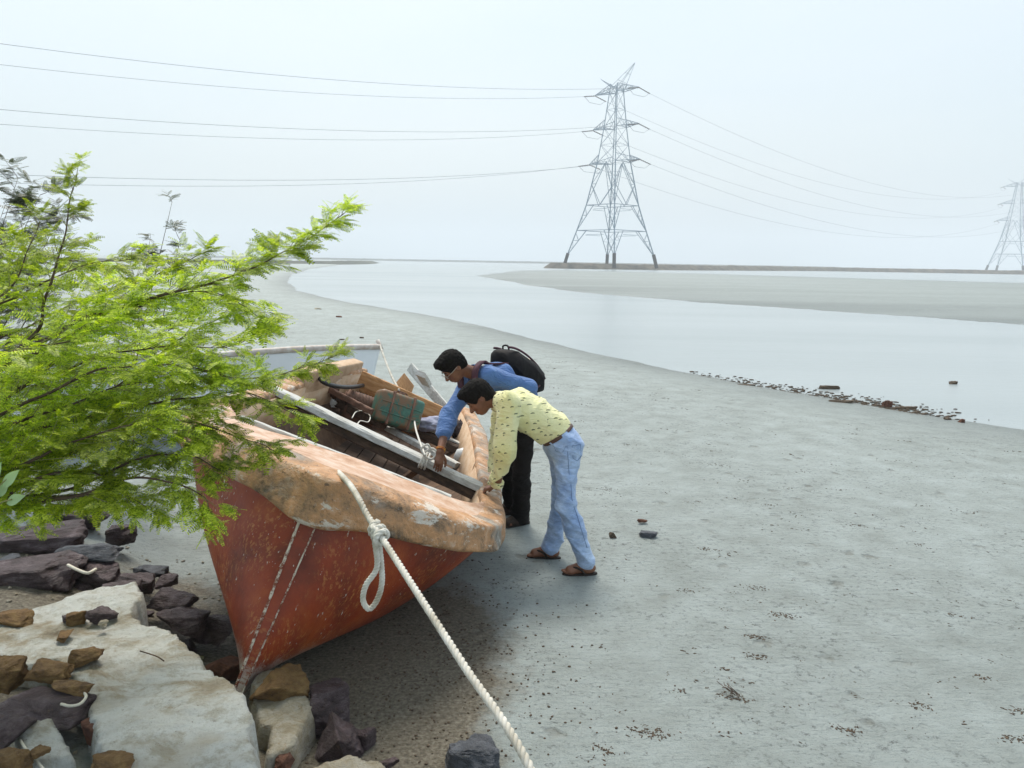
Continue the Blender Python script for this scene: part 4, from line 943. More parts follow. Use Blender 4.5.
def yshirt():
    a = cloth('yellow_print_shirt', (.72, .69, .30), (.86, .83, .50), 5); co = a.co()
    # small dark bird-like dashes, about one every 7 cm
    v = a.n('ShaderNodeTexVoronoi'); v.inputs['Scale'].default_value = 17; v.inputs['Randomness'].default_value = .55; a.L(a.co((1, 1, 1), (.3, .2, .5)), v.inputs['Vector'])
    dd = a.n('ShaderNodeVectorMath', operation='SUBTRACT'); mpv = a.co((17, 17, 17), (.3, .2, .5)); 
    s = a.n('ShaderNodeVectorMath', operation='SCALE'); a.L(v.outputs['Position'], s.inputs[0]); s.inputs[3].default_value = 1
    a.L(a.co((1, 1, 1), (.3, .2, .5)), dd.inputs[0]); a.L(s.outputs[0], dd.inputs[1])
    q = a.n('ShaderNodeSeparateXYZ'); a.L(dd.outputs[0], q.inputs[0])
    ax_ = a.math('MULTIPLY', q.outputs[0], 75); az_ = a.math('ADD', a.math('MULTIPLY', q.outputs[2], 190), a.math('MULTIPLY', a.math('MULTIPLY', ax_, ax_), .9))
    r = a.math('ADD', a.math('MULTIPLY', ax_, ax_), a.math('MULTIPLY', az_, az_)); k = a.ramp(r, [(.62, 1), (.85, 0)])
    old = a.p.inputs['Base Color'].links[0].from_socket; a.L(a.mix(a.math('MULTIPLY', k, .9), old, (.07, .09, .035)), a.p.inputs['Base Color']); return a.m
M['yshirt'] = yshirt()
def jeans():
    a = cloth('light_blue_jeans', (.19, .31, .58), (.52, .65, .84), 4, .85, .14); co = a.co()
    old = a.p.inputs['Base Color'].links[0].from_socket; f1 = a.ramp(a.noise(9, 6, .7, a.co((1, 1, 2.6)), 1), [(.35, .7), (.65, 1.08)])
    a.L(a.mix(1, old, f1, 'MULTIPLY'), a.p.inputs['Base Color']); return a.m
M['jeans'] = jeans()
M['trousers'] = cloth('black_brown_trousers', (.004, .003, .003), (.012, .009, .008)).m
M['belt'] = simple('dark_brown_belt', (.05, .02, .014), (.09, .04, .025), 20, .5, .1)
M['sandal'] = simple('dark_sandal', (.015, .012, .010), (.04, .03, .025), 30, .6, .2)
M['shoe'] = simple('brown_shoe', (.02, .014, .010), (.06, .04, .03), 20, .6, .2)
M['bag'] = simple('black_backpack', (.004, .0035, .004), (.014, .012, .013), 14, .7, .5, 0, .006)
M['bagstrap'] = simple('maroon_strap', (.05, .015, .025), (.10, .035, .055), 20, .8, .3)
M['metal'] = simple('thin_metal', (.45, .42, .36), (.6, .57, .5), 10, .3, 0, 1)
M['thread'] = simple('wrist_thread', (.45, .10, .04), (.6, .35, .06), 40, .8, .2)
for q_ in ('trousers', 'bag', 'shoe', 'sandal'):
    pp_ = M[q_].node_tree.nodes['Principled BSDF']; pp_.inputs['Specular IOR Level'].default_value = .2; pp_.inputs['Sheen Weight'].default_value = 0
def folds(seed, amp, fr=22, dirv=(0, 0, 1)):
    r = np.random.default_rng(seed); ks = [r.normal(0, 1, 3) for _ in range(5)]; ph = r.uniform(0, 6.28, 5); dv = np.array(dirv)
    def fn(x, y, z):
        o = 0
        for i, k in enumerate(ks):
            k = k/np.linalg.norm(k)*.75+dv*1.0*(1 if i % 2 else -1); w_ = x*k[0]+y*k[1]+z*k[2]; w2 = x*k[1]*.7-y*k[2]*.6+z*k[0]*.8
            o = o+(1-np.abs(np.sin(w_*fr*(.6+.25*i)+ph[i]+1.2*np.sin(w2*fr*.45+ph[i]))))**2*(.9-.12*i)
        return -amp*(o/2-.45)
    return fn
def head_parts(J, sdf, R):
    """R columns: right, forward, up"""
    c = J['head']; rt, fw, up = R[:, 0], R[:, 1], R[:, 2]
    P = lambda x, y, z: c+rt*x+fw*y+up*z
    sdf.ell(P(0, -.012, .025), (.074, .095, .088), R, .02); sdf.ell(P(0, .022, -.035), (.060, .068, .072), R, .03); sdf.ell(P(0, .050, -.085), (.036, .034, .026), R, .03)
    sdf.cone(P(-.035, .058, -.03), P(-.02, .07, -.055), .02, .014, .02); sdf.cone(P(.035, .058, -.03), P(.02, .07, -.055), .02, .014, .02)
    sdf.cone(P(0, .082, .012), P(0, .108, -.028), .009, .015, .012); sdf.ell(P(.012, .096, -.032), (.010, .012, .009), R, .006); sdf.ell(P(-.012, .096, -.032), (.010, .012, .009), R, .006)
    sdf.cone(P(-.04, .074, .026), P(.04, .074, .026), .010, .010, .012)
    for s in (-1, 1):
        sdf.ell(P(.030*s, .089, .006), (.017, .013, .012), R, .010, 's'); sdf.ell(P(.030*s, .073, .005), (.014, .014, .012), R, .003)
        sdf.ell(P(.078*s, -.008, -.004), (.010, .020, .032), R, .006); sdf.ell(P(.086*s, -.002, .0), (.006, .011, .018), R, .003, 's')
    sdf.cone(P(-.018, .090, -.058), P(.018, .090, -.058), .0075, .0075, .006); sdf.cone(P(-.015, .088, -.069), P(.015, .088, -.069), .009, .009, .006); sdf.cone(P(-.022, .100, -.0635), P(.022, .100, -.0635), .003, .003, .003, 's')
def hand(sdf, w, d, pn, side, curl=.5, sc=1.0, spread=.14):
    """w wrist, d direction of the hand, pn palm normal, side: +1 thumb on the +(d x pn) side"""
    d = nrm(d); pn = nrm(np.array(pn)-d*np.dot(pn, d)); x = np.cross(d, pn)*side
    pc = np.array(w)+d*.045*sc; sdf.cone(np.array(w), np.array(w)+d*.075*sc, .026*sc, .036*sc, .02, flat=(pn, .5))
    for i, (off, ln, r) in enumerate(((.028, .070, .0085), (.010, .078, .009), (-.009, .073, .0085), (-.027, .058, .0075))):
        b = np.array(w)+d*.078*sc+x*off*sc; dd = nrm(d+x*off*spread*22*.3); c1 = curl*.5
        p1 = b+(dd*math.cos(c1)+pn*math.sin(c1))*ln*.45*sc; c2 = curl*1.3; p2 = p1+(dd*math.cos(c2)+pn*math.sin(c2))*ln*.33*sc; c3 = curl*1.9; p3 = p2+(dd*math.cos(c3)+pn*math.sin(c3))*ln*.24*sc
        sdf.cone(b-d*.03, p1, r*1.1*sc, r*1.02*sc, .004); sdf.cone(p1, p2, r*1.02*sc, r*.92*sc, .003); sdf.cone(p2, p3, r*.92*sc, r*.8*sc, .003)
    t0 = np.array(w)+d*.022*sc+x*.022*sc; t1 = t0+nrm(x*.75+d*.7+pn*.25)*.042*sc; t2_ = t1+nrm(x*.35+d*.9+pn*.4)*.032*sc; t3 = t2_+nrm(d+pn*.5)*.024*sc
    sdf.cone(t0, t1, .016*sc, .012*sc, .012); sdf.cone(t1, t2_, .0115*sc, .010*sc, .004); sdf.cone(t2_, t3, .010*sc, .008*sc, .003)
def foot(sdf, ankle, d, ground, r=1.0, side=1):
    d = nrm([d[0], d[1], 0]); a = np.array(ankle); x = np.array([d[1], -d[0], 0])
    heel = np.array([a[0], a[1], ground+.035])-d*.035; ball = np.array([a[0], a[1], ground+.022])+d*.125
    sdf.cone(heel, ball, .034, .030, .03); sdf.cone(a, heel+d*.03, .036, .036, .03); sdf.cone(a+d*.01, ball, .034, .024, .03); sdf.cone(ball-x*.018, ball+x*.018, .024, .022, .02)
    for i, (o_, l, rr) in enumerate(((.030, .052, .012), (.012, .050, .009), (-.002, .045, .0085), (-.016, .038, .008), (-.029, .030, .0075))):
        b = ball+x*o_*side+np.array([0, 0, -.008]); sdf.cone(b, b+d*l+np.array([0, 0, -.004]), rr, rr*.9, .004)
def person(J, lab, opts):
    """J: joints as world points. Returns the root Empty."""
    g0 = J['ground']; root = empty('person', (J['pelvis'][0], J['pelvis'][1], 0)); tag(root, lab, 'person', None)
    o0 = np.array([J['pelvis'][0], J['pelvis'][1], 0.])
    J = {k: (np.array(v, float)-o0 if isinstance(v, (Vector, tuple, np.ndarray, list)) and k not in ('ground',) and not k.endswith('_d') else v) for k, v in J.items()}
    pts = np.array([v for k, v in J.items() if not k.endswith('_d') and k not in ('ground',)]); lo = pts.min(0)-.28; hi = pts.max(0)+.28; lo[2] = -.03
    R = np.stack([nrm(J['right_d']), nrm(J['fwd_d']), nrm(J['up_d'])], 1)
    lat = nrm(J['shL']-J['shR']); h = .0055
    def torso(s, e, k=.03):
        pel, wst, ch, nk = J['pelvis'], J['waist'], J['chest'], J['neck']; sp = nrm(nk-pel); fr = nrm(np.cross(sp, lat))
        s.cone(J['hipL'], J['hipR'], .105+e, .105+e, k); s.cone(pel-lat*.04, pel+lat*.04, .115+e, .115+e, k)
        s.cone(pel-lat*.035, wst-lat*.03, .105+e, .10+e, k); s.cone(pel+lat*.035, wst+lat*.03, .105+e, .10+e, k)
        s.cone(wst-lat*.03, ch-lat*.05, .10+e, .112+e, k); s.cone(wst+lat*.03, ch+lat*.05, .10+e, .112+e, k)
        s.cone(ch-lat*.05, J['shR']*.55+nk*.45, .105+e, .07+e, k); s.cone(ch+lat*.05, J['shL']*.55+nk*.45, .105+e, .07+e, k)
        s.cone(J['shL'], J['shR'], .055+e, .055+e, .05)
    def arm(s, S, e, to=1.0, r=(.052, .041, .028), k=.025):
        sh, el, wr = J['sh'+S], J['el'+S], J['wr'+S]; s.cone(sh, el, r[0]+e, r[1]+e, k+.01); end = el+(wr-el)*to; s.cone(el, end, r[1]+e*1.0, (r[1]+(r[2]-r[1])*to)+e, k)
    def leg(s, S, e, to=1.0, r=(.085, .054, .038), k=.03, cuff=0):
        hp, kn, an = J['hip'+S], J['kn'+S], J['an'+S]; s.cone(hp, kn, r[0]+e, r[1]+e, k+.01); end = kn+(an-kn)*to
        cf = kn+(an-kn)*.32+opts.get('calf', np.zeros(3)); s.cone(kn, cf, r[1]+e, r[1]+e, k); s.cone(cf, end, r[1]+e, r[2]+e+cuff, k)
    s = SDF(lo, hi, .0042)
    torso(s, -.012); s.cone(J['neck']-(J['head']-J['neck'])*.3, J['head']+R[:, 1]*-.02-R[:, 2]*.03, .058, .050, .03)
    for S in 'LR': arm(s, S, 0); leg(s, S, -.004); foot(s, J['an'+S], J['foot'+S+'_d'], J['gr'+S+'_d'], side=(1 if S == 'L' else -1))
    for S in 'LR':
        if ('hand'+S+'_d') in J: hd_, pn_, cu = J['hand'+S+'_d']; hand(s, J['wr'+S], hd_, pn_, (1 if S == 'R' else -1), cu)
    head_parts(J, s, R)
    V_, F_ = s.mesh(); mesh('body', V_, F_, M['skin'], root, True)
    # hair
    hs = SDF(J['head']-.17, J['head']+.17, .0045); c = J['head']; P = lambda x, y, z: c+R[:, 0]*x+R[:, 1]*y+R[:, 2]*z
    hs.ell(P(0, -.018, .042), (.092, .108, .100), R, .01); hs.ell(P(0, -.055, -.01), (.078, .066, .080), R, .02); hs.ell(P(0, .055, .108), (.062, .052, .034), R, .03)
    def hf(x, y, z):
        q = 70.; return .003*np.sin(x*q*2.3+2*np.sin(y*q*1.7))*np.sin(z*q*2+1.5*np.sin(x*q))+.0025*np.sin(y*q*3.3+x*q*2+3*np.sin(z*q))*np.sin(z*q*2.7-x*q)
    hs.disp(hf)
    hs.ell(P(0, .098, -.045), (.080, .062, .092), R, .012, 's'); 
    for sx in (-1, 1): hs.ell(P(.088*sx, .012, -.022), (.034, .036, .034), R, .01, 's')
    hs.cone(P(-.09, -.03, -.115), P(.09, -.03, -.115), .055, .055, .015, 's')
    V_, F_ = hs.mesh(); mesh('hair', V_, F_, M['hair'], root, True)
    # eyes and brows
    for sx in (-1, 1):
        b = MB(); b.tube([P(.014*sx, .090, .027), P(.030*sx, .091, .031), P(.046*sx, .080, .026)], [.003, .004, .0025], 6); b.build('eyebrow', M['hair'], root, True)
        t = bmesh.new(); bmesh.ops.create_uvsphere(t, u_segments=12, v_segments=8, radius=.0112)
        me = bpy.data.meshes.new('eye'); t.to_mesh(me); t.free(); me.materials.append(M['hair']); o = bpy.data.objects.new('eye', me); COL.objects.link(o); o.parent = root; o.location = P(.030*sx, .0765, .004)
    # trousers
    s = SDF(lo, hi, h); pel, wst = J['pelvis'], J['waist']; e = opts.get('te', .014)
    s.cone(J['hipL'], J['hipR'], .107+e, .107+e, .04); s.cone(pel-lat*.04, pel+lat*.04, .118+e, .118+e, .04); s.cone(pel-lat*.035, wst-lat*.03, .108+e, .103+e, .04); s.cone(pel+lat*.035, wst+lat*.03, .108+e, .103+e, .04)
    for S in 'LR': leg(s, S, e, opts.get('legto', .93), (.086, .062, .052), .03, opts.get('cuff', .004))
    s.disp(folds(opts['seed'], .024, 13, (.35, 0, .9)))
    sp = nrm(wst-pel); bp = pel+sp*opts.get('beltup', .07); s.cut(bp, sp)
    V_, F_ = s.mesh(); mesh('trousers', V_, F_, M[opts['trousers']], root, True)
    if opts.get('belt'):
        s = SDF(np.minimum(pel, wst)-.3, np.maximum(pel, wst)+.3, h); e2 = e+.004
        s.cone(pel-lat*.04, pel+lat*.04, .118+e2, .118+e2, .04); s.cone(pel-lat*.035, wst-lat*.03, .108+e2, .103+e2, .04); s.cone(pel+lat*.035, wst+lat*.03, .108+e2, .103+e2, .04)
        s.cone(J['hipL'], J['hipR'], .107+e2, .107+e2, .04)
        s.cut(bp+sp*.004, sp); s.cut(bp-sp*.020, -sp); V_, F_ = s.mesh(); mesh('belt', V_, F_, M['belt'], root, True)
    # shirt
    s = SDF(lo, hi, h); torso(s, .012); 
    for S in 'LR': arm(s, S, .016, opts['sleeve'][S], opts.get('armr', (.064, .056, .040)))
    s.cone(J['waist'], J['chest'], .115, .13, .05)
    if 'belly' in J: s.cone(J['belly'], J['chest'], .10, .12, .06)
    s.disp(folds(opts['seed']+5, .032, 12, (.6, 0, .35)))
    s.cut(bp-sp*opts.get('hem', .0), -sp)
    nd = nrm(J['head']-J['neck']); s2 = J['neck']+nd*.045
    s.cone(J['neck']-nd*.02, J['neck']+nd*.03, .068, .064, .02); s.cone(s2, s2+nd*.2, .064, .09, .004, 's')
    V_, F_ = s.mesh(); mesh('shirt', V_, F_, M[opts['shirt']], root, True)
    nn_ = nrm(J['head']-J['neck']); cc_ = J['neck']+nn_*.012; fr_ = nrm(np.cross(nrm(J['neck']-J['pelvis']), lat)); fr_ = fr_ if fr_[2] < 0 else -fr_
    a1 = nrm(lat-nn_*(lat@nn_)); a2 = np.cross(nn_, a1); a2 = a2 if a2@fr_ > 0 else -a2; v = []; f = []; n_c = 30
    for i in range(n_c):
        t = 2*math.pi*(.04+.92*i/(n_c-1))+math.pi/2; dd = a1*math.cos(t)+a2*math.sin(t)
        for r__, h__ in ((.066, .0), (.062, .036), (.067, .040), (.080, .004)): v.append(cc_+dd*(r__+.003)+nn_*(h__-.01))
    for i in range(n_c-1):
        for q in range(4): f.append((i*4+q, (i+1)*4+q, (i+1)*4+(q+1) % 4, i*4+(q+1) % 4))
    f += [(0, 1, 2, 3), tuple((n_c-1)*4+q for q in (3, 2, 1, 0))]
    recalc(mesh('collar', v, f, M[opts['shirt']], root, True))
    for S in 'LR':      # cuffs
        el, wr = J['el'+S], J['wr'+S]; tt = opts['sleeve'][S]; p = el+(wr-el)*(tt-.03); q = el+(wr-el)*(tt+.09); rr = (.050+(.036-.050)*tt)+.012
        b = MB(); b.tube([p, p.tolist() and (p*.5+q*.5), q], [rr, rr, rr*.97], 18); o = b.build('cuff', M[opts['shirt']], root, True); bevel(o, .004, 2)
    J['_P'] = P; J['_root'] = root; J['_o'] = o0; return root, J
V3 = lambda v: np.array([v.x, v.y, v.z])
def px_(x, y, Y): return V3(aty(x, y, Y))
# man in the yellow shirt (nearer), facing left, right hand side away from us
gl = float(gz(.55, 5.46)); gr = float(gz(.28, 5.78))
aL = px_(587, 560, 5.47); aL[2] = gl+.085; aR = px_(551, 544, 5.78); aR[2] = gr+.085
JY = dict(ground=0, pelvis=px_(562, 441, 5.62), waist=px_(552, 427, 5.62), chest=px_(519, 409, 5.60), neck=px_(499, 402, 5.58), head=px_(479, 398, 5.55),
 shL=px_(510, 403, 5.42), shR=px_(506, 404, 5.78), elL=px_(505, 447, 5.38), elR=px_(499, 450, 5.86), wrL=px_(497, 485, 5.50), wrR=px_(493, 486, 5.86),
 hipL=px_(567, 448, 5.54), hipR=px_(560, 448, 5.72), knL=px_(566, 505, 5.45), knR=px_(562, 503, 5.74), anL=aL, anR=aR,
 footL_d=(-1, -.12, 0), footR_d=(-1, .10, 0), grL_d=gl+.012, grR_d=gr+.012,
 handL_d=((-.78, .18, -.35), (-.25, 0, -1), .75), handR_d=((-.6, -.2, -.5), (-.3, 0, -1), .6),
 fwd_d=(-.72, -.18, -.80), up_d=(-.75, -.1, .62), right_d=(0, 0, 0), belly=px_(545, 428, 5.60))
def fixhead(J):
    f = nrm(J['fwd_d']); u = np.array(J['up_d'], float); u = nrm(u-f*(u@f)); J['fwd_d'] = tuple(f); J['up_d'] = tuple(u); J['right_d'] = tuple(np.cross(f, u))
fixhead(JY)
ry, JY2 = person(JY, 'man in a yellow patterned shirt, light blue jeans and sandals bending over the bow', dict(seed=3, trousers='jeans', shirt='yshirt', sleeve={'L': .93, 'R': .93}, belt=True, beltup=.075, te=.010, cuff=.014, legto=.95, hem=.0, armr=(.072, .064, .046)))
# back pocket and side seam of the jeans, laid on the cloth surface
from mathutils.bvhtree import BVHTree
tr_o = [o for o in ry.children if o.name.startswith('trousers')][0]; bv = BVHTree.FromPolygons([v.co[:] for v in tr_o.data.vertices], [p.vertices[:] for p in tr_o.data.polygons])
def on_cloth(px, py):
    o_ = Vector((0, 0, CH))-Vector(JY2['_o']); d_ = ray(px, py).normalized(); h_ = bv.ray_cast(o_, d_)
    return (h_[0]+h_[1]*.002) if h_[0] else None
M['seam'] = simple('jeans_seam', (.10, .15, .28), (.18, .26, .42), 30, .9, .1)
for nm_, pts_ in (('side_seam', [(567, 446), (568, 458), (569, 472), (571, 486), (572, 500), (577, 516), (582, 532), (587, 548)]), ('back_pocket', [(572, 446), (580, 444), (581, 456), (577, 461), (573, 458), (572, 446)]), ('front_pocket', [(553, 444), (556, 451), (563, 452), (566, 446)])):
    q_ = [on_cloth(*p) for p in pts_]; q_ = [q for q in q_ if q is not None]
    if len(q_) > 2:
        b = MB(); b.tube(spline(q_, 30) if nm_ == 'side_seam' else q_, .0022, 5); b.build(nm_, M['seam'], ry, True)
# sandals
def sandal(root, o0, a, d, ground):
    d = nrm([d[0], d[1], 0]); x = np.array([d[1], -d[0], 0]); c0 = np.array([a[0], a[1], ground])-o0; v = []; f = []
    out_ = []; 
    for i in range(28):
        t = 2*math.pi*i/28; l = math.cos(t); w_ = math.sin(t); wd = .041+.010*max(0, l); out_.append(c0+d*(.052+.135*l)+x*w_*wd)
    for z in (0, .018):
        for p in out_: v.append(p+np.array([0, 0, z-.006]))
    n = 28; f = [tuple(reversed(range(n))), tuple(n+i for i in range(n))]+[(i, (i+1) % n, n+(i+1) % n, n+i) for i in range(n)]
    o = mesh('sandal', v, f, M['sandal'], root)
    bevel(o, .004, 2)
    for s in (-1, 1):
        P_ = [c0+d*.02+x*s*.044+np.array([0, 0, .012]), c0+d*.055+x*s*.040+np.array([0, 0, .052]), c0+d*.105+x*s*.020+np.array([0, 0, .062]), c0+d*.15+x*.008+np.array([0, 0, .03])]
        b = MB(); b.tube(spline(P_, 14), .009, 6); so = b.build('strap', M['sandal'], o, True)
for S, dv, g_ in (('L', (-1, -.12, 0), gl), ('R', (-1, .10, 0), gr)): sandal(ry, JY2['_o'], JY['an'+S], dv, g_)
# man in blue (farther)
gb = float(gz(.1, 6.55)); 
bL = px_(521, 512, 6.55); bR = px_(512, 508, 6.85); bL[2] = gb+.085; bR[2] = gb+.085
JB = dict(ground=0, pelvis=px_(524, 414, 6.52), waist=px_(521, 398, 6.48), chest=px_(497, 380, 6.30), neck=px_(475, 374, 6.18), head=px_(453, 367, 6.08),
 shL=px_(490, 376, 6.08), shR=px_(470, 382, 6.36), elL=px_(529, 388, 6.16), elR=px_(449, 415, 6.12), wrL=px_(520, 404, 6.22), wrR=px_(440, 452, 5.82),
 hipL=px_(524, 424, 6.46), hipR=px_(514, 424, 6.64), knL=px_(522, 468, 6.42), knR=px_(509, 466, 6.70), anL=bL, anR=bR,
 footL_d=(-.75, -.45, 0), footR_d=(-.9, -.3, 0), grL_d=gb+.012, grR_d=gb+.012,
 handR_d=((-.05, -.5, -.80), (-.3, .55, -.45), .45), handL_d=((-.8, 0, -.5), (0, 1, 0), .8),
 fwd_d=(-.62, -.35, -.80), up_d=(-.60, -.3, .70), right_d=(0, 0, 0), belly=px_(508, 400, 6.4))
fixhead(JB)
rb, JB2 = person(JB, 'man in a blue shirt with glasses and a black backpack leaning on the crossbeam', dict(seed=9, trousers='trousers', shirt='blueshirt', sleeve={'L': .9, 'R': .50}, belt=True, beltup=.075, te=.016, cuff=.018, legto=.97, hem=.0))
P = JB2['_P']
b = MB()
for s in (-1, 1):
    ring_ = [P(.031*s+.021*math.cos(t), .103, .001+.017*math.sin(t)) for t in np.linspace(0, 2*math.pi, 22)]; b.tube(ring_, .0018, 5)
    b.tube([P(.052*s, .102, .006), P(.074*s, .06, .008), P(.082*s, -.01, .006)], .0022, 5)
b.tube([P(-.010, .103, .004), P(0, .108, .006), P(.010, .103, .004)], .0018, 5)
gls = b.build('glasses', M['metal'], rb, True)
wr, el = JB2['wrR'], JB2['elR']; dv = nrm(wr-el); t_ = Vector(dv).orthogonal().normalized(); u_b = Vector(dv).cross(t_)
for q, rr in ((-.015, .035), (-.027, .036)):
    b = MB(); c_ = Vector(wr+dv*q); b.tube([c_+t_*math.cos(a)*rr+u_b*math.sin(a)*rr for a in np.linspace(0, 2*math.pi, 24)], .0045, 6); b.build('bracelet', M['thread'], rb, True)
# shoes
def shoe(root, o0, a, d, ground):
    d = nrm([d[0], d[1], 0]); c0 = np.array([a[0], a[1], ground])-o0; s = SDF(c0-.24, c0+.24, .005); x = np.array([d[1], -d[0], 0])
    s.cone(c0-d*.04+[0, 0, .045], c0+d*.15+[0, 0, .038], .045, .042, .02, flat=((0, 0, 1), .9)); s.cone(c0+d*.0+[0, 0, .09], c0+d*.08+[0, 0, .055], .048, .04, .03); s.cut(c0+[0, 0, .0], np.array([0, 0, -1.])); V_, F_ = s.mesh(); o = mesh('shoe', V_, F_, M['shoe'], root, True)
    v = []; n = 28
    for z in (-.004, .018):
        for i in range(n):
            t = 2*math.pi*i/n; v.append(c0+d*(.055+.150*math.cos(t))+x*math.sin(t)*(.046+.006*math.cos(t))+np.array([0, 0, z]))
    m_ = mesh('sole', v, [tuple(reversed(range(n))), tuple(n+i for i in range(n))]+[(i, (i+1) % n, n+(i+1) % n, n+i) for i in range(n)], M['sandal'], o)
for S, dv in (('L', (-.75, -.45, 0)), ('R', (-.9, -.3, 0))): shoe(rb, JB2['_o'], JB['an'+S], dv, gb)
# backpack on the back of the man in blue
bk = empty('backpack', (0, 0, 0)); tag(bk, 'black backpack with maroon strap worn by the man in blue', 'backpack')
ch, nk, pl = JB['chest'], JB['neck'], JB['pelvis']; sp = nrm(nk-pl); lat = nrm(JB['shL']-JB['shR']); lat = nrm(lat-sp*(lat@sp)); bd = np.cross(lat, sp)
if bd[2] < 0: bd = -bd
s = SDF(np.minimum(ch, pl)-.4, np.maximum(nk, ch)+.4, .006); c0 = ch*.56+pl*.44+bd*.22
Rb = np.stack([lat, sp, bd], 1)
s.ell(c0+sp*.03, (.18, .29, .13), Rb, .02); s.ell(c0-sp*.08+bd*.03, (.17, .22, .12), Rb, .05); s.disp(folds(21, .014, 16, (.3, 0, .5)))
V_, F_ = s.mesh(); cen = V_.mean(0); bk.location = cen; mesh('pack', V_-cen, F_, M['bag'], bk, True)
s = SDF(np.minimum(ch, pl)-.45, np.maximum(nk, ch)+.45, .006); s.ell(c0-sp*.10+bd*.095, (.12, .13, .05), Rb, .02); V_, F_ = s.mesh(); mesh('front_pocket', V_-cen, F_, M['bag'], bk, True)
for s_ in (-.09, .09):
    b = MB(); P_ = []
    for a_ in np.linspace(-1.1, 1.1, 24): P_.append(Vector(c0+lat*s_+sp*(.03+.285*math.sin(a_))+bd*(.012+.128*math.cos(a_)*math.sqrt(max(0, 1-(s_/.18)**2))+.012)-cen))
    b.tube(P_, .010, 6); b.build('webbing', M['bagstrap'], bk, True)
b = MB(); b.tube(spline([c0-sp*.02+lat*k+bd*(.165-abs(k)*.5)-cen+sp*.02 for k in (-.11, -.04, .04, .11)], 16), .005, 5); b.build('zip', M['metal'], bk, True)
hp = c0+sp*.20+bd*.06; b = MB(); b.tube(spline([hp-lat*.03-cen, hp-lat*.03+bd*.05+sp*.05-cen, hp+lat*.03+bd*.05+sp*.05-cen, hp+lat*.03-cen], 16), .008, 6); b.build('grab_handle', M['bag'], bk, True)
for S, s_ in (('L', 1), ('R', -1)):
    sh = JB['sh'+S]*.72+nk*.28; fr = -bd
    pts = [c0+sp*.16+lat*s_*.07+bd*.0, sh+bd*.098+sp*.02, sh+bd*.075+sp*.09, sh+fr*.02+sp*.115, sh+fr*.115+sp*.06, sh+fr*.15-sp*.06, ch+lat*s_*.14+fr*.13-sp*.10, ch+lat*s_*.19-sp*.20, c0-sp*.18+lat*s_*.12]
    P_ = spline([p-cen for p in pts], 44); v = []; f = []
    for i, p in enumerate(P_):
        t = (P_[min(i+1, 43)]-P_[max(i-1, 0)]).normalized(); w_ = Vector(lat); w_ = (w_-t*w_.dot(t)).normalized(); n_ = t.cross(w_); hw = .032 if i < 28 else .014
        for a_, b_ in ((-1, -1), (1, -1), (1, 1), (-1, 1)): v.append(p+w_*a_*hw+n_*b_*.007)
    for i in range(43):
        for q in range(4): f.append((i*4+q, (i+1)*4+q, (i+1)*4+(q+1) % 4, i*4+(q+1) % 4))
    recalc(mesh('shoulder_strap', v, f, M['bagstrap'], bk, True))

# ------------------------------------------------------------------ the bush on the left
def pinna_template(n, ln, lw, droop):
    v = []; f = []; sp = ln/n
    for i in range(n):
        t = (i+.5)/n; x = ln*t; z = -droop*t*t; sz = lw*(.55+.9*t*(1-t)*2 if t < .5 else 1.0-.55*(t-.5)*2)
        for s in (-1, 1):
            k = len(v); v += [(x, 0, z), (x-.10*sp, s*sz*.42, z+.0015), (x+.12*sp, s*sz*.9, z-.0005), (x+.42*sp, s*sz, z-.0012), (x+.66*sp, s*sz*.72, z-.0005), (x+.52*sp, s*sz*.25, z+.0008)]
            q = [(k, k+1, k+2, k+5), (k+5, k+2, k+3, k+4)]; f += q if s > 0 else [a[::-1] for a in q]
    k = len(v); w_ = .0007; v += [(0, -w_, 0), (0, w_, 0), (ln*.5, w_, -droop*.25), (ln*.5, -w_, -droop*.25), (ln, w_*.6, -droop), (ln, -w_*.6, -droop)]; f += [(k, k+1, k+2, k+3), (k+3, k+2, k+4, k+5)]
    return np.array(v), np.array(f)
TPL = [pinna_template(8, .072, .0165, .012), pinna_template(7, .060, .0150, .022), pinna_template(9, .082, .0175, .004)]
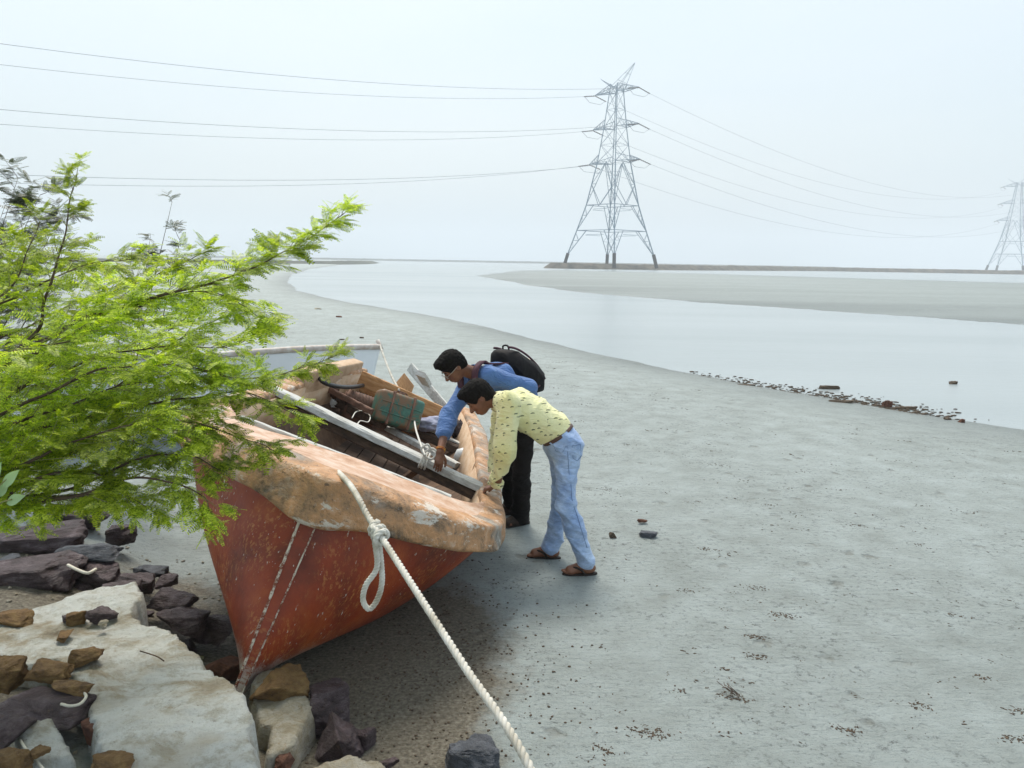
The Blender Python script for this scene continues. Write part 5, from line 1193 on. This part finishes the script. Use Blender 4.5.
class Bush:
    def __init__(s, root, scale=1.0): s.root = Vector(root); s.v = []; s.f = []; s.k = 0; s.wood = MB(); s.tw = MB(); s.sc = scale; s.inst = [[], [], []]
    def leaf(s, p, d, up, sz):
        """one bipinnate leaf: 1-3 pairs of pinnae"""
        d = d.normalized(); x = d.cross(up)
        x = x.normalized() if x.length > 1e-3 else Vector((1, 0, 0))
        npair = random.choice([1, 2, 2, 3]); q = p.copy()
        for i in range(npair):
            q = q+d*(.016*sz); 
            for sgn in (-1, 1):
                dd = (d*(.75+random.uniform(-.15, .25))+x*sgn*random.uniform(.35, .8)+Vector((0, 0, random.uniform(-.22, .02)))).normalized(); uu = (up+Vector((random.gauss(0, .3), random.gauss(0, .3), 0))).normalized(); s.inst[random.randrange(3)].append((q, dd, uu, sz*random.uniform(.7, 1.15)))
    def twig(s, p, d, L, r, sz, leafy=1.0, curve=.25):
        n = max(5, int(L/.022)); pts = [p]; d = d.normalized(); bend = Vector((random.gauss(0, .3), random.gauss(0, .3), random.uniform(-.15, .4)))
        for i in range(n):
            d = (d+bend*curve/n*2+Vector((random.gauss(0, .05), random.gauss(0, .05), random.gauss(0, .05)))).normalized(); pts.append(pts[-1]+d*L/n)
        s.tw.tube(pts[::2] if len(pts) > 6 else pts, [r*(1-.75*i/len(pts[::2] if len(pts) > 6 else pts)) for i in range(len(pts[::2] if len(pts) > 6 else pts))], 5)
        for i in range(1, len(pts)):
            if random.random() > leafy: continue
            t = (pts[i]-pts[i-1]).normalized(); a = random.uniform(0, 6.28)
            o = t.orthogonal().normalized(); o = o*math.cos(a)+t.cross(o)*math.sin(a); o.z = o.z*.25
            s.leaf(pts[i], (t*.55+o*.8), Vector((random.gauss(0, .25), random.gauss(-.15, .25), 1)).normalized(), sz)
        s.leaf(pts[-1], d, Vector((0, 0, 1)), sz*.8)
    def build(s, name, label, cat, leafmat, woodmat='bark', group=None):
        e = empty(name, s.root); tag(e, label, cat, group)
        vs = []; fs = []; k = 0
        for T, I in zip(TPL, s.inst):
            if not I: continue
            tv, tf = T; p = np.array([i[0][:] for i in I]); d = np.array([i[1][:] for i in I]); u = np.array([i[2][:] for i in I]); sz = np.array([i[3] for i in I])
            y = np.cross(u, d); y /= np.linalg.norm(y, axis=1)[:, None]+1e-9; z = np.cross(d, y)
            V_ = p[:, None]+sz[:, None, None]*(tv[None, :, 0:1]*d[:, None]+tv[None, :, 1:2]*y[:, None]+tv[None, :, 2:3]*z[:, None]); V_ = V_.reshape(-1, 3)
            F_ = (tf[None]+(np.arange(len(I))*len(tv))[:, None, None]).reshape(-1, 4)+k; vs.append(V_); fs.append(F_); k += len(V_)
        r = np.array(s.root); mesh('foliage', np.vstack(vs)-r, np.vstack(fs), M[leafmat], e)
        for mb, nm_, mt in ((s.wood, 'branch', woodmat), (s.tw, 'twig', 'twig' if woodmat == 'bark' and leafmat == 'leaf' else woodmat)):
            if mb.v: mb.v = [tuple(Vector(q)-s.root) for q in mb.v]; mb.build(nm_, M[mt], e, True)
        print(name, 'pinnae', sum(len(i) for i in s.inst)); return e
random.seed(42)
BR = Vector((-3.3, 3.1, .35))
bush = Bush(BR)
hub = [BR, BR+Vector((.1, 0, .4)), BR+Vector((.25, .05, .75))]
bush.wood.tube(spline(hub, 10), [.07, .068, .065, .06, .055, .05, .05, .045, .045, .04], 8)
mains = [  # pixel polyline, depth at start/end, twig length, leaf size, density
 ([(60, 330), (150, 300), (220, 280), (270, 262), (310, 238), (343, 214)], 2.9, 3.15, .12, .82, 1.3, .015),
 ([(20, 350), (45, 300), (62, 250), (70, 205), (74, 172)], 2.9, 3.0, .10, .75, .9, .024),
 ([(-40, 330), (10, 290), (28, 250), (36, 225)], 2.9, 3.0, .13, .8, .7, .04),
 ([(0, 370), (80, 330), (160, 300), (215, 292), (262, 318)], 2.8, 3.2, .22, .95, .95, .028),
 ([(20, 390), (90, 330), (150, 280), (195, 255)], 3.0, 3.3, .20, .95, .9, .028),
 ([(40, 420), (130, 400), (210, 385), (290, 372), (338, 356)], 3.0, 3.45, .12, .72, 1.2, .017),
 ([(0, 440), (90, 415), (180, 400), (250, 395), (298, 415)], 2.6, 2.95, .20, .9, 1.0, .024),
 ([(20, 470), (110, 440), (180, 425), (255, 440), (272, 448)], 2.6, 2.9, .18, .9, .95, .026),
 ([(0, 500), (60, 490), (130, 462), (185, 455), (222, 470), (236, 466)], 2.5, 2.75, .14, .8, .95, .024),
 ([(60, 500), (120, 480), (170, 485), (205, 500), (212, 520)], 2.45, 2.7, .13, .8, .95, .024),
 ([(-20, 500), (40, 500), (90, 495), (140, 500), (165, 495)], 2.5, 2.8, .16, .85, .9, .026),
 ([(-40, 330), (30, 290), (90, 265), (140, 262)], 3.1, 3.4, .22, .95, .95, .026),
 ([(-20, 410), (60, 370), (140, 350), (225, 345), (262, 330)], 3.1, 3.5, .20, .95, .95, .026),
 ([(-20, 470), (50, 430), (110, 390), (180, 340), (225, 318)], 2.9, 3.3, .2, .95, .95, .026),
 ([(-40, 300), (0, 270), (40, 255), (90, 262)], 3.2, 3.5, .2, .95, .9, .028),
 ([(-40, 450), (20, 420), (80, 400), (150, 380), (200, 372)], 2.5, 2.8, .2, .9, .9, .028),
 ([(-40, 380), (20, 350), (70, 340), (110, 318)], 2.5, 2.8, .2, .9, .9, .028),
 ([(-40, 520), (10, 490), (50, 460), (110, 450)], 2.9, 3.3, .2, .95, .9, .028),
 ([(-40, 260), (-10, 246), (10, 240)], 2.9, 3.1, .10, .8, .8, .03),
 ([(0, 400), (50, 380), (120, 350), (170, 330), (205, 300)], 3.5, 3.9, .24, 1.0, .9, .026),
 ([(0, 460), (60, 420), (150, 415), (215, 405)], 3.4, 3.8, .22, 1.0, .9, .026),
 ([(-30, 360), (40, 320), (80, 300), (120, 285)], 3.6, 3.9, .26, 1.0, .9, .026),
 ([(-30, 490), (30, 460), (80, 440), (140, 425), (190, 440)], 2.4, 2.6, .17, .85, 1.1, .024),
 ([(-30, 430), (40, 395), (110, 370), (170, 365), (230, 378)], 2.5, 2.8, .18, .85, 1.1, .024),
 ([(-30, 520), (30, 480), (90, 470), (130, 500), (150, 512)], 2.4, 2.6, .14, .8, 1.0, .026),
]
for pts, y0, y1, tl, sz, dens, gap in mains:
    n = len(pts); P3 = [aty(x, y, y0+(y1-y0)*i/(n-1)) for i, (x, y) in enumerate(pts)]
    full = spline([hub[-1], hub[-1].lerp(P3[0], .5)+Vector((0, 0, .03))]+P3, 90)
    full = [p+Vector((mnoise.noise(p*6), mnoise.noise(p*6+Vector((7, 0, 0))), mnoise.noise(p*6+Vector((0, 7, 0)))))*.018 for p in full]
    bush.wood.tube(full, [max(.0018, .0115*(1-i/92)**1.2) for i in range(len(full))], 6)
    L = 0; nxt = 0; start = 26
    for i in range(start, len(full)):
        L += (full[i]-full[i-1]).length
        if L > nxt:
            nxt = L+gap*.72*random.uniform(.5, 1.6); t = (full[i]-full[i-1]).normalized(); a = random.uniform(0, 6.28); o = t.orthogonal().normalized(); o = o*math.cos(a)+t.cross(o)*math.sin(a); o.z *= .6
            fr = (i-start)/(len(full)-start); l_ = tl*(1.15-.75*fr)*random.uniform(.5, 1.2)
            bush.twig(full[i], t*.9+o*.8, l_, .0018, sz*random.uniform(.85, 1.15), dens*random.uniform(.35, .75))
    bush.twig(full[-1], (full[-1]-full[-3]), .05, .0015, sz*.8, 1)
bush.build('thorn_bush', 'bright green feathery-leaved bush reaching in from the left over the boats', 'bush', 'leaf')
# darker scrub farther back
random.seed(5)
def scrub(base, tips, label, sz=.9, dens=.35, n=14, spread=.25):
    b = Bush(base)
    for tp in tips:
        P_ = spline([base, base.lerp(tp, .4)+Vector((random.uniform(-.1, .1), 0, .1)), tp], 40); b.wood.tube(P_, [.012*(1-i/44) for i in range(40)], 5)
        for i in range(14, 40):
            if random.random() < .6:
                t = (P_[i]-P_[i-1]).normalized(); a = random.uniform(0, 6.28); o = t.orthogonal().normalized(); o = o*math.cos(a)+t.cross(o)*math.sin(a); b.twig(P_[i], t*.7+o, spread*random.uniform(.4, 1)*(1.3-i/50), .0025, sz, dens)
    return b.build('scrub', label, 'shrub', 'leafdark', 'bark', None)
scrub(Vector((-5.2, 6.6, .3)), [aty(18, 178, 6.2), aty(40, 195, 6.3), aty(5, 205, 6.2), aty(60, 215, 6.3), aty(30, 235, 6.0), aty(-20, 190, 6.2), aty(75, 240, 6.2)], 'sparse dark drooping shrub rising behind the bush in the upper left', 1.3, .9, spread=.50)
scrub(Vector((-3.6, 6.9, .2)), [aty(172, 202, 6.6), aty(150, 240, 6.6), aty(132, 250, 6.5), aty(180, 240, 6.5)], 'thin greyish sprig standing up behind the bush left of the power lines', 1.0, .75, spread=.26)
# pale broad-leaved sprig at the left edge
p0 = aty(-12, 520, 2.3); sp_ = empty('broadleaf_sprig', p0); tag(sp_, 'pale broad-leaved sprig poking in at the left edge under the bush', 'plant')
tips = [aty(12, 468, 2.3), aty(18, 494, 2.28), aty(2, 482, 2.32), aty(-6, 460, 2.3)]
b = MB()
for tp in tips: b.tube(spline([Vector((0, 0, 0)), (tp-p0)*.5+Vector((-.01, 0, .01)), (tp-p0)*.8], 10), .0022, 5)
b.build('stem', M['twig'], sp_, True)
for tp in tips:
    a = (tp-p0)*.62; d = (tp-p0-a+Vector((.03, -.01, .008))); L_ = max(.06, d.length); d.normalize(); x = d.cross(Vector((.2, -.8, .5))).normalized(); v = []; f = []
    for i in range(9):
        t = i/8; w_ = .017*math.sin(math.pi*min(1, t**.8)); c_ = a+d*L_*t+Vector((0, 0, -.01*t*t)); up = x.cross(d); v += [c_-x*w_+up*.004*math.sin(3*t), c_-up*.003, c_+x*w_+up*.004*math.sin(3*t)]
    for i in range(8):
        for q in (0, 1): k = i*3+q; f.append((k, k+1, k+4, k+3))
    mesh('leaf', v, f, M['leafpale'], sp_, True)

# ------------------------------------------------------------------ haze (the air)
hz = MB(); hz.box((0, 0, 46), (5200, 5200, 98)); hm = bpy.data.materials.new('haze_air'); hm.use_nodes = True; t = hm.node_tree; t.nodes.clear()
o_ = t.nodes.new('ShaderNodeOutputMaterial'); pv = t.nodes.new('ShaderNodeVolumePrincipled'); pv.inputs['Color'].default_value = (.90, .95, 1, 1); pv.inputs['Density'].default_value = .0008; pv.inputs['Anisotropy'].default_value = 0
t.links.new(pv.outputs[0], o_.inputs['Volume'])
hb = hz.build('haze', hm); tag(hb, kind='stuff')
